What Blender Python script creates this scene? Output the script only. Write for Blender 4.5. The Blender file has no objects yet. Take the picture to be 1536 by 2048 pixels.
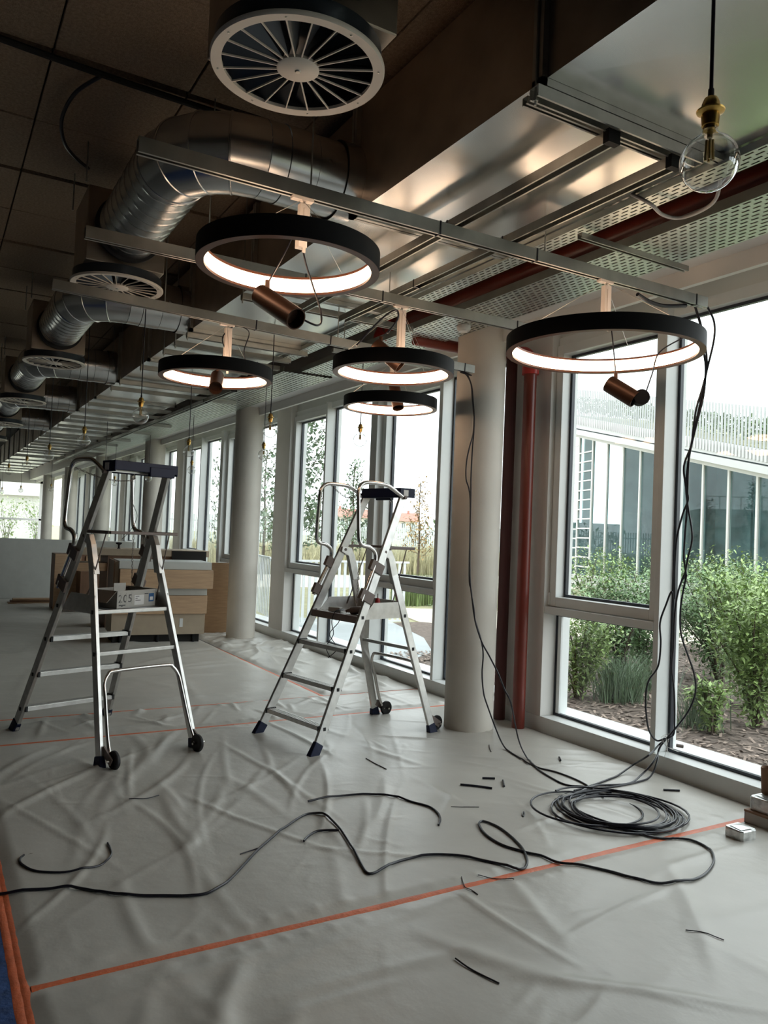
import bpy, bmesh, math, random
import numpy as np
from mathutils import Vector, Matrix
R = math.radians
random.seed(7)
sc = bpy.context.scene
COL = sc.collection

# ------------------------------------------------------------------ camera
def set_camera():
    yaw, pitch, roll, f = R(30.17), R(1.57), R(2.32), 1565.0
    fw = Vector((math.sin(yaw) * math.cos(pitch), math.cos(yaw) * math.cos(pitch), math.sin(pitch)))
    r = Vector((math.cos(yaw), -math.sin(yaw), 0))
    u = r.cross(fw)
    c, s = math.cos(roll), math.sin(roll)
    r2 = c * r + s * u
    u2 = -s * r + c * u
    cam = bpy.data.cameras.new('camera')
    cam.sensor_fit = 'VERTICAL'
    cam.sensor_height = 36
    cam.lens = f / 2048 * 36
    cam.clip_start = .05
    cam.clip_end = 400
    o = bpy.data.objects.new('camera', cam)
    m = Matrix((r2, u2, -fw)).transposed().to_4x4()
    m.translation = Vector((0, 0, 1.6))
    o.matrix_world = m
    COL.objects.link(o)
    sc.camera = o
set_camera()

# ------------------------------------------------------------------ sky and exposure
SKY = 3.3
w = bpy.data.worlds.new('overcast_sky')
sc.world = w
w.use_nodes = True
nt = w.node_tree
nt.nodes.clear()
wo = nt.nodes.new('ShaderNodeOutputWorld')
bg = nt.nodes.new('ShaderNodeBackground')
tc = nt.nodes.new('ShaderNodeTexCoord')
sx = nt.nodes.new('ShaderNodeSeparateXYZ')
cr = nt.nodes.new('ShaderNodeValToRGB')
cr.color_ramp.elements[0].position = 0.0
cr.color_ramp.elements[0].color = (.86, .90, .93, 1)
cr.color_ramp.elements[1].position = 0.6
cr.color_ramp.elements[1].color = (.93, .97, 1.0, 1)
nt.links.new(tc.outputs['Generated'], sx.inputs[0])
nt.links.new(sx.outputs['Z'], cr.inputs[0])
nt.links.new(cr.outputs[0], bg.inputs[0])
bg.inputs[1].default_value = SKY
nt.links.new(bg.outputs[0], wo.inputs[0])
sc.view_settings.view_transform = 'Standard'
sc.view_settings.look = 'None'
sc.view_settings.gamma = 1
sc.view_settings.exposure = 0.15
sc.view_settings.use_curve_mapping = False
sc.cycles.max_bounces = 10
sc.cycles.diffuse_bounces = 5
sc.cycles.glossy_bounces = 4
sc.cycles.transparent_max_bounces = 24
sc.cycles.sample_clamp_indirect = 6
sc.cycles.use_denoising = True
sc.cycles.caustics_reflective = False
sc.cycles.caustics_refractive = False

# ------------------------------------------------------------------ materials
def mat(name, col, rough=.5, metal=0.0, var=.0, scale=8.0, bump=0.0, bscale=40.0, stretch=None, spec=.5, coords='Object', emit=None, estr=0.0, isl=0.0, rvar=0.0):
    m = bpy.data.materials.new(name)
    m.use_nodes = True
    t = m.node_tree
    b = t.nodes['Principled BSDF']
    b.inputs['Base Color'].default_value = (*col, 1)
    b.inputs['Roughness'].default_value = rough
    b.inputs['Metallic'].default_value = metal
    b.inputs['Specular IOR Level'].default_value = spec
    if emit:
        b.inputs['Emission Color'].default_value = (*emit, 1)
        b.inputs['Emission Strength'].default_value = estr
    src = None
    if var or bump or rvar:
        c = t.nodes.new('ShaderNodeTexCoord')
        mp = t.nodes.new('ShaderNodeMapping')
        if stretch: mp.inputs['Scale'].default_value = stretch
        t.links.new(c.outputs[coords], mp.inputs[0])
        src = mp.outputs[0]
    last = None
    if var:
        n = t.nodes.new('ShaderNodeTexNoise')
        n.inputs['Scale'].default_value = scale
        n.inputs['Detail'].default_value = 6
        t.links.new(src, n.inputs['Vector'])
        mr = t.nodes.new('ShaderNodeMapRange')
        mr.inputs['From Min'].default_value = .3
        mr.inputs['From Max'].default_value = .7
        mr.inputs['To Min'].default_value = 1 - var
        mr.inputs['To Max'].default_value = 1 + var
        t.links.new(n.outputs['Fac'], mr.inputs[0])
        hs = t.nodes.new('ShaderNodeHueSaturation')
        hs.inputs['Color'].default_value = (*col, 1)
        t.links.new(mr.outputs[0], hs.inputs['Value'])
        last = hs.outputs[0]
    if isl:
        g = t.nodes.new('ShaderNodeNewGeometry')
        mr = t.nodes.new('ShaderNodeMapRange')
        mr.inputs['To Min'].default_value = 1 - isl
        mr.inputs['To Max'].default_value = 1 + isl
        t.links.new(g.outputs['Random Per Island'], mr.inputs[0])
        hs = t.nodes.new('ShaderNodeHueSaturation')
        if last: t.links.new(last, hs.inputs['Color'])
        else: hs.inputs['Color'].default_value = (*col, 1)
        t.links.new(mr.outputs[0], hs.inputs['Value'])
        last = hs.outputs[0]
    if last: t.links.new(last, b.inputs['Base Color'])
    if rvar:
        n = t.nodes.new('ShaderNodeTexNoise')
        n.inputs['Scale'].default_value = scale * .6
        t.links.new(src, n.inputs['Vector'])
        mr = t.nodes.new('ShaderNodeMapRange')
        mr.inputs['To Min'].default_value = max(.03, rough - rvar)
        mr.inputs['To Max'].default_value = rough + rvar
        t.links.new(n.outputs['Fac'], mr.inputs[0])
        t.links.new(mr.outputs[0], b.inputs['Roughness'])
    if bump:
        n = t.nodes.new('ShaderNodeTexNoise')
        n.inputs['Scale'].default_value = bscale
        n.inputs['Detail'].default_value = 4
        t.links.new(src, n.inputs['Vector'])
        bp = t.nodes.new('ShaderNodeBump')
        bp.inputs['Strength'].default_value = bump
        bp.inputs['Distance'].default_value = .01
        t.links.new(n.outputs['Fac'], bp.inputs['Height'])
        t.links.new(bp.outputs[0], b.inputs['Normal'])
    return m

def glass_mat(name, ior=1.45, tint=(1, 1, 1), add=0.0, rough=0.0, power=1.0):
    m = bpy.data.materials.new(name)
    m.use_nodes = True
    t = m.node_tree
    t.nodes.clear()
    o = t.nodes.new('ShaderNodeOutputMaterial')
    mx = t.nodes.new('ShaderNodeMixShader')
    tr = t.nodes.new('ShaderNodeBsdfTransparent')
    gl = t.nodes.new('ShaderNodeBsdfGlossy')
    lw = t.nodes.new('ShaderNodeLayerWeight')
    lw.inputs['Blend'].default_value = .5
    fr = t.nodes.new('ShaderNodeMath')
    fr.operation = 'POWER'
    fr.inputs[1].default_value = 5.0 if ior < 1.48 else 1.7
    t.links.new(lw.outputs['Facing'], fr.inputs[0])
    tr.inputs[0].default_value = (*tint, 1)
    gl.inputs['Roughness'].default_value = rough
    ad = t.nodes.new('ShaderNodeMath')
    ad.operation = 'MULTIPLY_ADD'
    ad.inputs[1].default_value = power
    ad.inputs[2].default_value = add
    t.links.new(fr.outputs[0], ad.inputs[0])
    t.links.new(ad.outputs[0], mx.inputs[0])
    t.links.new(tr.outputs[0], mx.inputs[1])
    t.links.new(gl.outputs[0], mx.inputs[2])
    t.links.new(mx.outputs[0], o.inputs[0])
    return m

M = {}
M['floor'] = mat('floor_screed', (.32, .31, .29), .8, var=.1)
M['sheet'] = mat('plastic_sheet', (.52, .50, .455), .36, var=.06, scale=3, bump=.35, bscale=9, rvar=.08)
M['tape'] = mat('orange_tape', (.72, .17, .07), .45, var=.15, scale=14, bump=.25, bscale=60)
M['blue'] = mat('blue_covering', (.03, .075, .22), .8, var=.35, scale=22, bump=.4, bscale=60)
M['white'] = mat('white_paint', (.74, .74, .72), .45, var=.02, scale=3)
M['frame'] = mat('window_frame_paint', (.76, .78, .77), .3, var=.02)
M['gloss'] = mat('glossy_white_panel', (.72, .73, .70), .12, var=.03, scale=2)
M['backwall'] = mat('bare_back_wall', (.24, .22, .20), .85, var=.1)
M['plaster'] = mat('wall_plaster', (.72, .70, .67), .7, var=.04, scale=2)
M['column'] = mat('concrete_column', (.68, .64, .58), .6, var=.07, scale=2.2, bump=.08, bscale=30)
M['gasket'] = mat('black_gasket', (.015, .02, .03), .35)
M['glass'] = glass_mat('window_glass', 1.45, (.96, .985, .975), add=.035, power=.9)
M['bulb'] = glass_mat('bulb_glass', 1.5, (.96, .96, .95), add=.05, power=.95)
M['ceil'] = mat('wood_wool_panel', (.30, .215, .145), .95, var=.25, scale=60, bump=.8, bscale=160, isl=.12)
M['void'] = mat('dark_void', (.012, .011, .01), .9)
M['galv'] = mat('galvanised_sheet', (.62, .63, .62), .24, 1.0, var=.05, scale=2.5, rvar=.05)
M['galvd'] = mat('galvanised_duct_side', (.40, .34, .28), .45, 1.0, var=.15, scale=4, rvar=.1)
M['spiral'] = mat('spiral_duct_metal', (.58, .59, .60), .24, 1.0, var=.1, scale=6, rvar=.08)
M['strut'] = mat('strut_channel_metal', (.43, .43, .40), .36, 1.0, var=.12, scale=9, rvar=.1)
M['tray'] = mat('tray_metal', (.62, .66, .62), .4, .9, var=.08)
M['alu'] = mat('ladder_aluminium', (.60, .59, .57), .36, 1.0, var=.1, scale=20, rvar=.1)
M['steel'] = mat('polished_tube', (.62, .60, .58), .18, 1.0, var=.05)
M['bluep'] = mat('navy_plastic', (.006, .011, .042), .5, spec=.3)
M['rubber'] = mat('black_rubber', (.012, .012, .014), .6)
M['bracket'] = mat('brown_grey_bracket', (.20, .16, .145), .5, var=.1)
M['redpipe'] = mat('red_pipe_paint', (.165, .028, .018), .32, var=.12, scale=6)
M['redfit'] = mat('red_coupling', (.45, .03, .025), .35, var=.1)
M['cable'] = mat('black_cable', (.010, .010, .018), .32)
M['blackmat'] = mat('black_lamp_body', (.004, .004, .005), .6, spec=.25)
M['redshade'] = mat('shaded_red_pipe_paint', (.06, .010, .009), .55)  # darkened copy of the red pipe paint, shadow put into the colour
M['warmrim'] = mat('warm_lit_rim', (.20, .07, .035), .4)  # brown of the warm lamp light on the rim is painted in
M['bronze'] = mat('bronze_lamp_tube', (.06, .026, .014), .38, .6)
M['led'] = mat('warm_led', (1, .9, .8), .5, emit=(1, .70, .47), estr=9)
M['driver'] = mat('white_driver_box', (.80, .72, .66), .45)
M['brass'] = mat('brass_socket', (.62, .40, .12), .3, 1.0, var=.1)
M['fil'] = mat('filament_glass', (.55, .40, .16), .3)
M['wire'] = mat('thin_steel_wire', (.5, .48, .45), .35, 1.0)
M['diff'] = mat('diffuser_plate', (.78, .72, .65), .5, .0, var=.04)
M['vane'] = mat('dark_vane', (.05, .06, .075), .35, .4)
M['wood'] = mat('light_oak_veneer', (.50, .33, .20), .5, var=.12, scale=5, stretch=(1, 1, 9))
M['woodd'] = mat('brown_cabinet_side', (.20, .11, .065), .55, var=.12, scale=6, stretch=(4, 4, 1))
M['ply'] = mat('beige_board', (.42, .34, .25), .6, var=.06)
M['sheetm'] = mat('pale_grey_board', (.56, .57, .54), .4, var=.04)
M['card'] = mat('pale_cardboard', (.46, .45, .42), .7, var=.06)
M['cardi'] = mat('card_inside', (.34, .31, .27), .8)
M['cardb'] = mat('brown_cardboard', (.26, .15, .09), .75, var=.08)
M['ink'] = mat('print_ink', (.08, .08, .085), .7)
M['paper'] = mat('white_paper', (.75, .75, .74), .6)
M['bluei'] = mat('blue_print', (.03, .12, .30), .6)
M['silver'] = mat('silver_block', (.60, .61, .60), .34, .85, var=.3, scale=26, bump=.5, bscale=30)
M['redp'] = mat('red_plastic', (.45, .03, .03), .4)
M['mulch'] = mat('mulch_soil', (.15, .115, .095), .95, var=.35, scale=14, bump=1, bscale=40)
M['chip'] = mat('mulch_chip', (.26, .20, .165), .9, isl=.6)
M['leafa'] = mat('leaf_bright', (.25, .35, .12), .5, isl=.5)  # this and the mid green are paled, glass haze put into the colour
M['leafb'] = mat('leaf_mid', (.17, .27, .12), .5, isl=.5)
M['leafc'] = mat('leaf_grey_green', (.17, .24, .15), .5, isl=.45)
M['leafr'] = mat('leaf_autumn', (.42, .30, .14), .6, isl=.5)
M['bark'] = mat('bark', (.10, .075, .055), .9)
M['meadow'] = mat('dry_grass', (.47, .44, .28), .8, isl=.4)
M['grassg'] = mat('green_grass', (.16, .22, .08), .7, isl=.4)
M['field'] = mat('field_soil', (.30, .29, .17), .95, var=.2, scale=2)
M['sand'] = mat('pale_path', (.66, .60, .48), .9, var=.06, scale=3)
M['patio'] = mat('grey_paving', (.36, .39, .40), .6, var=.06, scale=2)
M['fence'] = mat('pale_metal_fence', (.62, .66, .66), .5)
M['rbar'] = mat('grey_fence_bar', (.42, .43, .43), .5)
M['rail'] = mat('white_railing', (.78, .80, .80), .4)
M['canopy'] = mat('white_fascia', (.50, .50, .49), .5, var=.03)
M['bglass'] = glass_mat('tinted_facade_glass', 1.45, (.74, .84, .85), add=.03, power=.5)
M['bwall'] = mat('grey_green_inner_wall', (.34, .42, .42), .8, var=.35, scale=.8)
M['bframe'] = mat('facade_frame', (.62, .61, .58), .5)
M['bdark'] = mat('dark_interior_and_shadow', (.06, .08, .08), .8)
M['roofred'] = mat('red_roof_tiles', (.46, .22, .17), .8, var=.15)  # red kept pale, distance haze is mixed into the tile colour
M['house'] = mat('pale_house_wall', (.66, .62, .56), .8)
M['hedge'] = mat('distant_tree_leaf', (.12, .17, .085), .8, isl=.5)

# ------------------------------------------------------------------ helpers
class MB:
    def __init__(s): s.v, s.f, s.m = [], [], []
    def add(s, vs, fs):
        b = len(s.v)
        s.v += [tuple(p) for p in vs]
        s.f += [tuple(i + b for i in f) for f in fs]
        return s
    def box(s, x0, x1, y0, y1, z0, z1):
        v = [(x0,y0,z0),(x1,y0,z0),(x1,y1,z0),(x0,y1,z0),(x0,y0,z1),(x1,y0,z1),(x1,y1,z1),(x0,y1,z1)]
        return s.add(v, [(0,3,2,1),(4,5,6,7),(0,1,5,4),(1,2,6,5),(2,3,7,6),(3,0,4,7)])
    def bar(s, p, q, w, h, up=(0,0,1), w2=None, h2=None):
        p, q = Vector(p), Vector(q)
        d = (q - p).normalized(); u = Vector(up)
        if abs(d.dot(u)) > .98: u = Vector((1,0,0))
        a = d.cross(u).normalized(); b = a.cross(d)
        w2 = w2 or w; h2 = h2 or h
        vs = []
        for c, ww, hh in ((p, w, h), (q, w2, h2)):
            for sa, sb in ((-1,-1),(1,-1),(1,1),(-1,1)): vs.append(c + a*sa*ww/2 + b*sb*hh/2)
        return s.add(vs, [(0,1,2,3),(7,6,5,4),(0,4,5,1),(1,5,6,2),(2,6,7,3),(3,7,4,0)])
    def tube(s, pts, r, n=8, cap=True, radii=None):
        pts = [Vector(p) for p in pts]
        k = len(pts); T = []
        for i in range(k):
            a = pts[max(i-1,0)]; b = pts[min(i+1,k-1)]
            d = b - a
            T.append(d.normalized() if d.length > 1e-9 else Vector((0,0,1)))
        u = Vector((0,0,1)) if abs(T[0].z) < .9 else Vector((1,0,0))
        u = (u - T[0]*u.dot(T[0])).normalized()
        vs = []
        for i in range(k):
            u = u - T[i]*u.dot(T[i])
            u = u.normalized() if u.length > 1e-6 else T[i].orthogonal().normalized()
            w_ = T[i].cross(u); rr = radii[i] if radii else r
            for j in range(n):
                a = 2*math.pi*j/n
                vs.append(pts[i] + u*math.cos(a)*rr + w_*math.sin(a)*rr)
        fs = [(i*n+j, i*n+(j+1)%n, (i+1)*n+(j+1)%n, (i+1)*n+j) for i in range(k-1) for j in range(n)]
        if cap: fs += [tuple(range(n-1,-1,-1)), tuple((k-1)*n+j for j in range(n))]
        return s.add(vs, fs)
    def ring(s, c, prof, n=64, ax=None):
        # closed profile (r,z) revolved about the vertical through c
        k = len(prof); vs = []
        for i in range(n):
            a = 2*math.pi*i/n
            for r, z in prof: vs.append((c[0]+r*math.cos(a), c[1]+r*math.sin(a), c[2]+z))
        fs = [(i*k+j, ((i+1)%n)*k+j, ((i+1)%n)*k+(j+1)%k, i*k+(j+1)%k) for i in range(n) for j in range(k)]
        return s.add(vs, fs)
    def lathe(s, c, prof, n=24):
        # open profile from axis to axis
        k = len(prof); vs = []
        for i in range(n):
            a = 2*math.pi*i/n
            for r, z in prof: vs.append((c[0]+r*math.cos(a), c[1]+r*math.sin(a), c[2]+z))
        fs = [(i*k+j, ((i+1)%n)*k+j, ((i+1)%n)*k+j+1, i*k+j+1) for i in range(n) for j in range(k-1)]
        return s.add(vs, fs)
    def build(s, name, mt, parent=None, origin=None, smooth=True, ang=35, bevel=0, **props):
        me = bpy.data.meshes.new(name)
        o_ = Vector(origin) if origin is not None else Vector((0,0,0))
        me.from_pydata([tuple(Vector(p)-o_) for p in s.v] if origin is not None else s.v, [], s.f)
        me.materials.append(M[mt] if isinstance(mt, str) else mt)
        if smooth:
            me.polygons.foreach_set('use_smooth', [True]*len(me.polygons))
            me.set_sharp_from_angle(angle=R(ang))
        me.update()
        ob = bpy.data.objects.new(name, me)
        COL.objects.link(ob)
        if parent: ob.parent = parent
        ob.location = o_
        if bevel:
            b = ob.modifiers.new('bevel', 'BEVEL'); b.width = bevel; b.segments = 2; b.limit_method = 'ANGLE'; b.angle_limit = R(50)
        for k, v in props.items(): ob[k] = v
        return ob

def empty(name, loc, rz=0, **props):
    o = bpy.data.objects.new(name, None)
    o.location = loc; o.rotation_euler = (0, 0, rz)
    o.empty_display_size = .1
    COL.objects.link(o)
    for k, v in props.items(): o[k] = v
    return o

def dup(o, parent=None, loc=None, **props):
    kids = [c for c in bpy.data.objects if c.parent == o]
    n = o.copy(); COL.objects.link(n)
    n.parent = parent
    if loc is not None: n.location = loc
    for k, v in props.items(): n[k] = v
    for c in kids: dup(c, n)
    return n

def smooth_path(pts, sub=6, closed=False):
    P = [Vector(p) if len(p) == 3 else Vector((p[0], p[1], 0)) for p in pts]
    out = []; n = len(P)
    for i in range(n - (0 if closed else 1)):
        p0 = P[(i-1) % n] if (closed or i > 0) else P[i]
        p1, p2 = P[i], P[(i+1) % n]
        p3 = P[(i+2) % n] if (closed or i+2 < n) else P[i+1]
        for k in range(sub):
            t = k/sub
            out.append(.5*((2*p1)+(-p0+p2)*t+(2*p0-5*p1+4*p2-p3)*t*t+(-p0+3*p1-3*p2+p3)*t**3))
    if not closed: out.append(P[-1])
    return out

def struct(ob, label=None):
    ob['kind'] = 'structure'
    if label: ob['label'] = label
    return ob
MAIN=[[0.284,3.704],[0.34,3.685],[0.481,3.639],[0.624,3.59],[0.713,3.51],[0.801,3.438],[0.943,3.371],[1.087,3.308],[1.186,3.34],[1.287,3.43],[1.496,3.657],[1.69,3.835],[1.847,3.961],[1.921,3.99],[1.974,3.938],[1.971,3.747],[1.923,3.514],[1.87,3.309],[1.844,3.201],[1.864,3.177],[1.94,3.201],[2.049,3.243],[2.181,3.246],[2.288,3.207],[2.377,3.14],[2.443,3.046],[2.5,2.963],[2.548,2.929],[2.605,2.955],[2.667,3.04],[2.716,3.137],[2.759,3.28],[2.776,3.407],[2.751,3.487],[2.709,3.477],[2.666,3.398],[2.638,3.297],[2.638,3.172],[2.681,3.067],[2.734,2.976],[2.809,2.845],[2.905,2.709],[2.957,2.602],[3.026,2.515],[3.145,2.471],[3.277,2.476],[3.423,2.531],[3.539,2.607],[3.618,2.709],[3.628,2.795],[3.59,2.861],[3.537,2.899],[3.464,2.955],[3.409,3.045],[3.391,3.174]]
OFF={"a":[[[0.465,4.032],[0.446,3.995],[0.445,3.935],[0.483,3.846],[0.55,3.795],[0.651,3.762],[0.751,3.78],[0.804,3.83],[0.834,3.894],[0.843,3.971],[0.844,4.037]],0.005],"b":[[[1.995,4.177],[2.159,4.185],[2.345,4.153],[2.449,4.074],[2.517,4.011],[2.549,3.922],[2.598,3.81],[2.584,3.698],[2.542,3.612],[2.487,3.548]],0.006],"c":[[[1.724,3.639],[1.781,3.702],[1.847,3.735],[1.948,3.689]],0.006],"d":[[[1.384,3.633],[1.441,3.649],[1.494,3.665]],0.003],"e":[[[1.063,4.582],[1.154,4.578],[1.239,4.606]],0.003],"f":[[[3.019,4.083],[3.101,4.021],[3.17,3.95]],0.007],"g":[[[3.234,4.134],[3.308,4.097]],0.007],"h":[[[3.332,4.043],[3.267,3.95]],0.007],"i":[[[4.055,4.293],[4.002,4.222]],0.007],"j":[[[4.175,3.457],[4.267,3.407]],0.007],"k":[[[3.078,3.537],[3.044,3.508],[3.023,3.475],[3.056,3.503],[3.078,3.537]],0.003],"l":[[[2.727,3.771],[2.884,3.708]],0.002],"m":[[[2.229,2.978],[2.191,2.897],[2.187,2.844],[2.186,2.796]],0.002],"n":[[[2.31,2.961],[2.377,2.904],[2.43,2.841]],0.002],"o":[[[1.785,2.404],[1.802,2.295],[1.833,2.204]],0.003],"p":[[[2.771,2.163],[2.816,2.108],[2.852,2.042]],0.002],"q":[[[2.741,4.829],[2.737,4.691],[2.74,4.543]],0.003],"r":[[[3.779,4.764],[3.72,4.678],[3.68,4.612]],0.003]}
HANG=[[[4.031,3.217,3.092],[4.09,3.213,2.972],[4.146,3.214,2.838],[4.177,3.226,2.714],[4.177,3.253,2.6],[4.169,3.288,2.472],[4.177,3.313,2.344],[4.186,3.333,2.24],[4.172,3.372,2.108],[4.209,3.381,1.978],[4.236,3.383,1.899],[4.224,3.411,1.805],[4.22,3.45,1.642],[4.246,3.481,1.439],[4.279,3.505,1.246],[4.255,3.508,1.294],[4.241,3.535,1.21],[4.228,3.57,1.083],[4.257,3.584,0.943],[4.269,3.61,0.787],[4.233,3.653,0.684],[4.235,3.677,0.569],[4.266,3.69,0.425],[4.302,3.69,0.324],[4.355,3.672,0.267],[4.401,3.642,0.284],[4.495,3.772,0.2],[4.3,3.691,0.17],[4.305,3.836,0.06],[4.065,3.778,0.02],[3.791,3.714,0.012],[3.618,3.685,0.01]],[[4.099,3.179,3.089],[4.157,3.168,3.0],[4.18,3.182,2.889],[4.179,3.227,2.702],[4.182,3.262,2.549],[4.184,3.297,2.396],[4.186,3.333,2.24],[4.19,3.355,2.136],[4.209,3.381,1.978],[4.246,3.389,1.846],[4.305,3.398,1.66],[4.307,3.427,1.524],[4.31,3.456,1.386],[4.306,3.454,1.407],[4.293,3.489,1.282],[4.304,3.517,1.129],[4.334,3.545,0.918],[4.35,3.567,0.776],[4.393,3.576,0.62],[4.432,3.596,0.418],[4.444,3.611,0.316],[4.413,3.635,0.285],[4.51,3.766,0.2],[4.349,3.679,0.14],[4.248,3.694,0.05],[4.037,3.644,0.015],[3.817,3.703,0.012],[3.614,3.644,0.01]],[[4.039,3.215,3.08],[4.098,3.211,2.96],[4.137,3.222,2.825],[4.171,3.229,2.714],[4.193,3.256,2.55],[4.189,3.3,2.37],[4.188,3.341,2.201],[4.2,3.361,2.083],[4.24,3.393,1.846],[4.262,3.42,1.672],[4.284,3.441,1.523],[4.316,3.446,1.414],[4.32,3.449,1.394],[4.326,3.488,1.2],[4.36,3.508,1.019],[4.43,3.501,0.866],[4.489,3.495,0.74],[4.519,3.505,0.611],[4.5,3.544,0.479],[4.449,3.599,0.36],[4.412,3.634,0.292],[4.437,3.722,0.19],[4.381,3.689,0.12],[4.292,3.662,0.04],[4.128,3.638,0.012],[3.936,3.638,0.012],[3.775,3.661,0.01]]]
HANG2=[[[3.673,5.17,2.931],[3.694,5.156,2.926],[3.718,5.136,2.897],[3.738,5.111,2.828],[3.738,5.089,2.715],[3.739,5.07,2.62],[3.736,5.055,2.534],[3.72,5.04,2.414],[3.687,5.037,2.302],[3.662,5.03,2.192],[3.649,5.01,2.057],[3.664,4.966,1.89],[3.613,4.873,1.307],[3.617,4.845,1.19],[3.621,4.799,0.996],[3.649,4.747,0.836],[3.655,4.717,0.723],[3.637,4.699,0.594],[3.632,4.672,0.468],[3.646,4.64,0.366],[3.816,4.658,0.06],[3.782,4.471,0.02],[3.728,4.204,0.01],[3.793,4.025,0.01],[3.791,3.788,0.01],[3.7,3.517,0.012]],[[3.673,5.17,2.931],[3.705,5.149,2.927],[3.723,5.129,2.892],[3.736,5.099,2.809],[3.733,5.07,2.695],[3.727,5.042,2.582],[3.711,5.015,2.452],[3.684,4.988,2.298],[3.647,4.944,2.071],[3.624,4.904,1.886],[3.547,4.775,1.313],[3.539,4.699,1.063],[3.536,4.672,0.973],[3.556,4.614,0.835],[3.593,4.556,0.728],[3.628,4.496,0.615],[3.65,4.446,0.51],[3.675,4.401,0.42],[3.86,4.523,0.12],[3.809,4.366,0.03],[3.718,4.149,0.012],[3.675,3.977,0.01],[3.657,3.8,0.01],[3.741,3.719,0.01],[3.809,3.553,0.012]]]

# ================================================================== STRUCTURE
XW = 4.49            # room side of the window wall
YB, YE = -6.0, 38.0
PER = 5.53
fl = MB().box(-6, XW + .2, YB, YE, -.12, 0)
struct(fl.build('floor', 'floor'), 'screed floor under the taped plastic sheeting')

# ---- plastic sheets
rng = np.random.default_rng(11)
def fold_field(X, Y, folds):
    H = np.zeros_like(X)
    for (x, y, a, L, wd, A, k) in folds:
        c, s = math.cos(a), math.sin(a)
        u = (X-x)*c + (Y-y)*s
        v = -(X-x)*s + (Y-y)*c + k*u*u
        m = (np.abs(u) < L) & (np.abs(v) < 3.5*wd)
        e = np.where(m, A*np.exp(-(v/wd)**2)*np.clip(1-(u/L)**2, 0, 1)**1.2, 0)
        H = H + e
    return H
SHEETS = []
def hz(x, y):
    for x0, x1, y0, y1, xs, ys, H in SHEETS:
        if x0 <= x <= x1 and y0 <= y <= y1:
            i = min(len(xs)-2, int((x-x0)/(xs[1]-xs[0]))); j = min(len(ys)-2, int((y-y0)/(ys[1]-ys[0])))
            return float(H[j:j+2, i:i+2].max())
    return .004
def sheet(name, x0, x1, y0, y1, step, folds, label, edge=(1, 1, 1, 1), pucker=.004):
    xs = np.linspace(x0, x1, max(2, int((x1-x0)/step)+1)); ys = np.linspace(y0, y1, max(2, int((y1-y0)/step)+1))
    X, Y = np.meshgrid(xs, ys)
    H = fold_field(X, Y, folds)
    # soft low undulation of the loose film
    for i in range(9):
        a = rng.uniform(0, 6.28); f = rng.uniform(2, 9); ph = rng.uniform(0, 6.28)
        H += .0013*(1+np.sin(f*(X*math.cos(a)+Y*math.sin(a))+ph + 1.3*np.sin(3*X+ph)))
    D = np.minimum(Y-y0, y1-Y)
    P = np.abs(np.sin(X*23+2*np.sin(X*5.1)))**6*np.exp(-((D-.05)/.05)**2)*pucker
    H = (H+P)*np.clip(D/.07, 0, 1)*np.clip((X-x0)/.06, 0, 1)*np.clip((x1-X)/.05, 0, 1) + .003
    SHEETS.append((x0, x1, y0, y1, xs, ys, H))
    V = np.stack([X.ravel(), Y.ravel(), H.ravel()], 1)
    nx, ny = len(xs), len(ys)
    i = np.arange((ny-1)*(nx-1)); r_, c_ = i//(nx-1), i % (nx-1)
    b = r_*nx+c_
    F = np.stack([b, b+1, b+nx+1, b+nx], 1)
    me = bpy.data.meshes.new(name)
    me.from_pydata(V.tolist(), [], F.tolist())
    me.materials.append(M['sheet'])
    me.polygons.foreach_set('use_smooth', [True]*len(me.polygons))
    o = bpy.data.objects.new(name, me); COL.objects.link(o)
    o['label'] = label; o['category'] = 'plastic sheet'; o['group'] = 'plastic floor sheets'
    return o
def rnd_folds(n, xr, yr, ang, da, L, wd, A):
    return [(rng.uniform(*xr), rng.uniform(*yr), R(ang)+rng.normal(0, R(da)), rng.uniform(*L), rng.uniform(*wd), rng.uniform(*A), rng.normal(0, .12)) for _ in range(n)]
near = rnd_folds(26, (.5, 3.4), (.6, 2.85), 70, 35, (.25, .9), (.018, .05), (.003, .011)) + rnd_folds(9, (1.2, 4.3), (.8, 2.7), 12, 10, (.6, 1.5), (.02, .05), (.004, .010)) + \
    rnd_folds(40, (.5, 4.4), (.6, 2.9), 0, 180, (.06, .3), (.008, .02), (.001, .004)) + [(.95, 2.55, R(60), .3, .045, .014, .3), (1.9, 2.35, R(118), .4, .05, .014, .4)]
mid = rnd_folds(46, (.45, 3.2), (3.1, 5.9), 78, 16, (.3, 1.1), (.016, .04), (.003, .010)) + rnd_folds(16, (1.0, 4.3), (3.2, 6), 140, 25, (.3, .9), (.015, .035), (.003, .008)) + \
    rnd_folds(60, (.45, 4.4), (3, 6.1), 0, 180, (.06, .25), (.008, .018), (.001, .0035)) + rnd_folds(14, (.5, 2), (4.6, 6), 50, 12, (.4, 1.0), (.02, .04), (.004, .010))
strip = rnd_folds(40, (.5, 4.4), (6.12, 6.85), 75, 30, (.15, .4), (.015, .035), (.004, .012)) + rnd_folds(8, (.6, 4), (6.2, 6.8), 5, 8, (.4, .8), (.02, .03), (.004, .008))
far = rnd_folds(40, (.6, 3.3), (7, 16), 8, 12, (.4, 1.5), (.03, .06), (.004, .011)) + rnd_folds(20, (.6, 3.3), (7, 16), 90, 20, (.4, 1.5), (.03, .05), (.004, .010))
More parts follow.
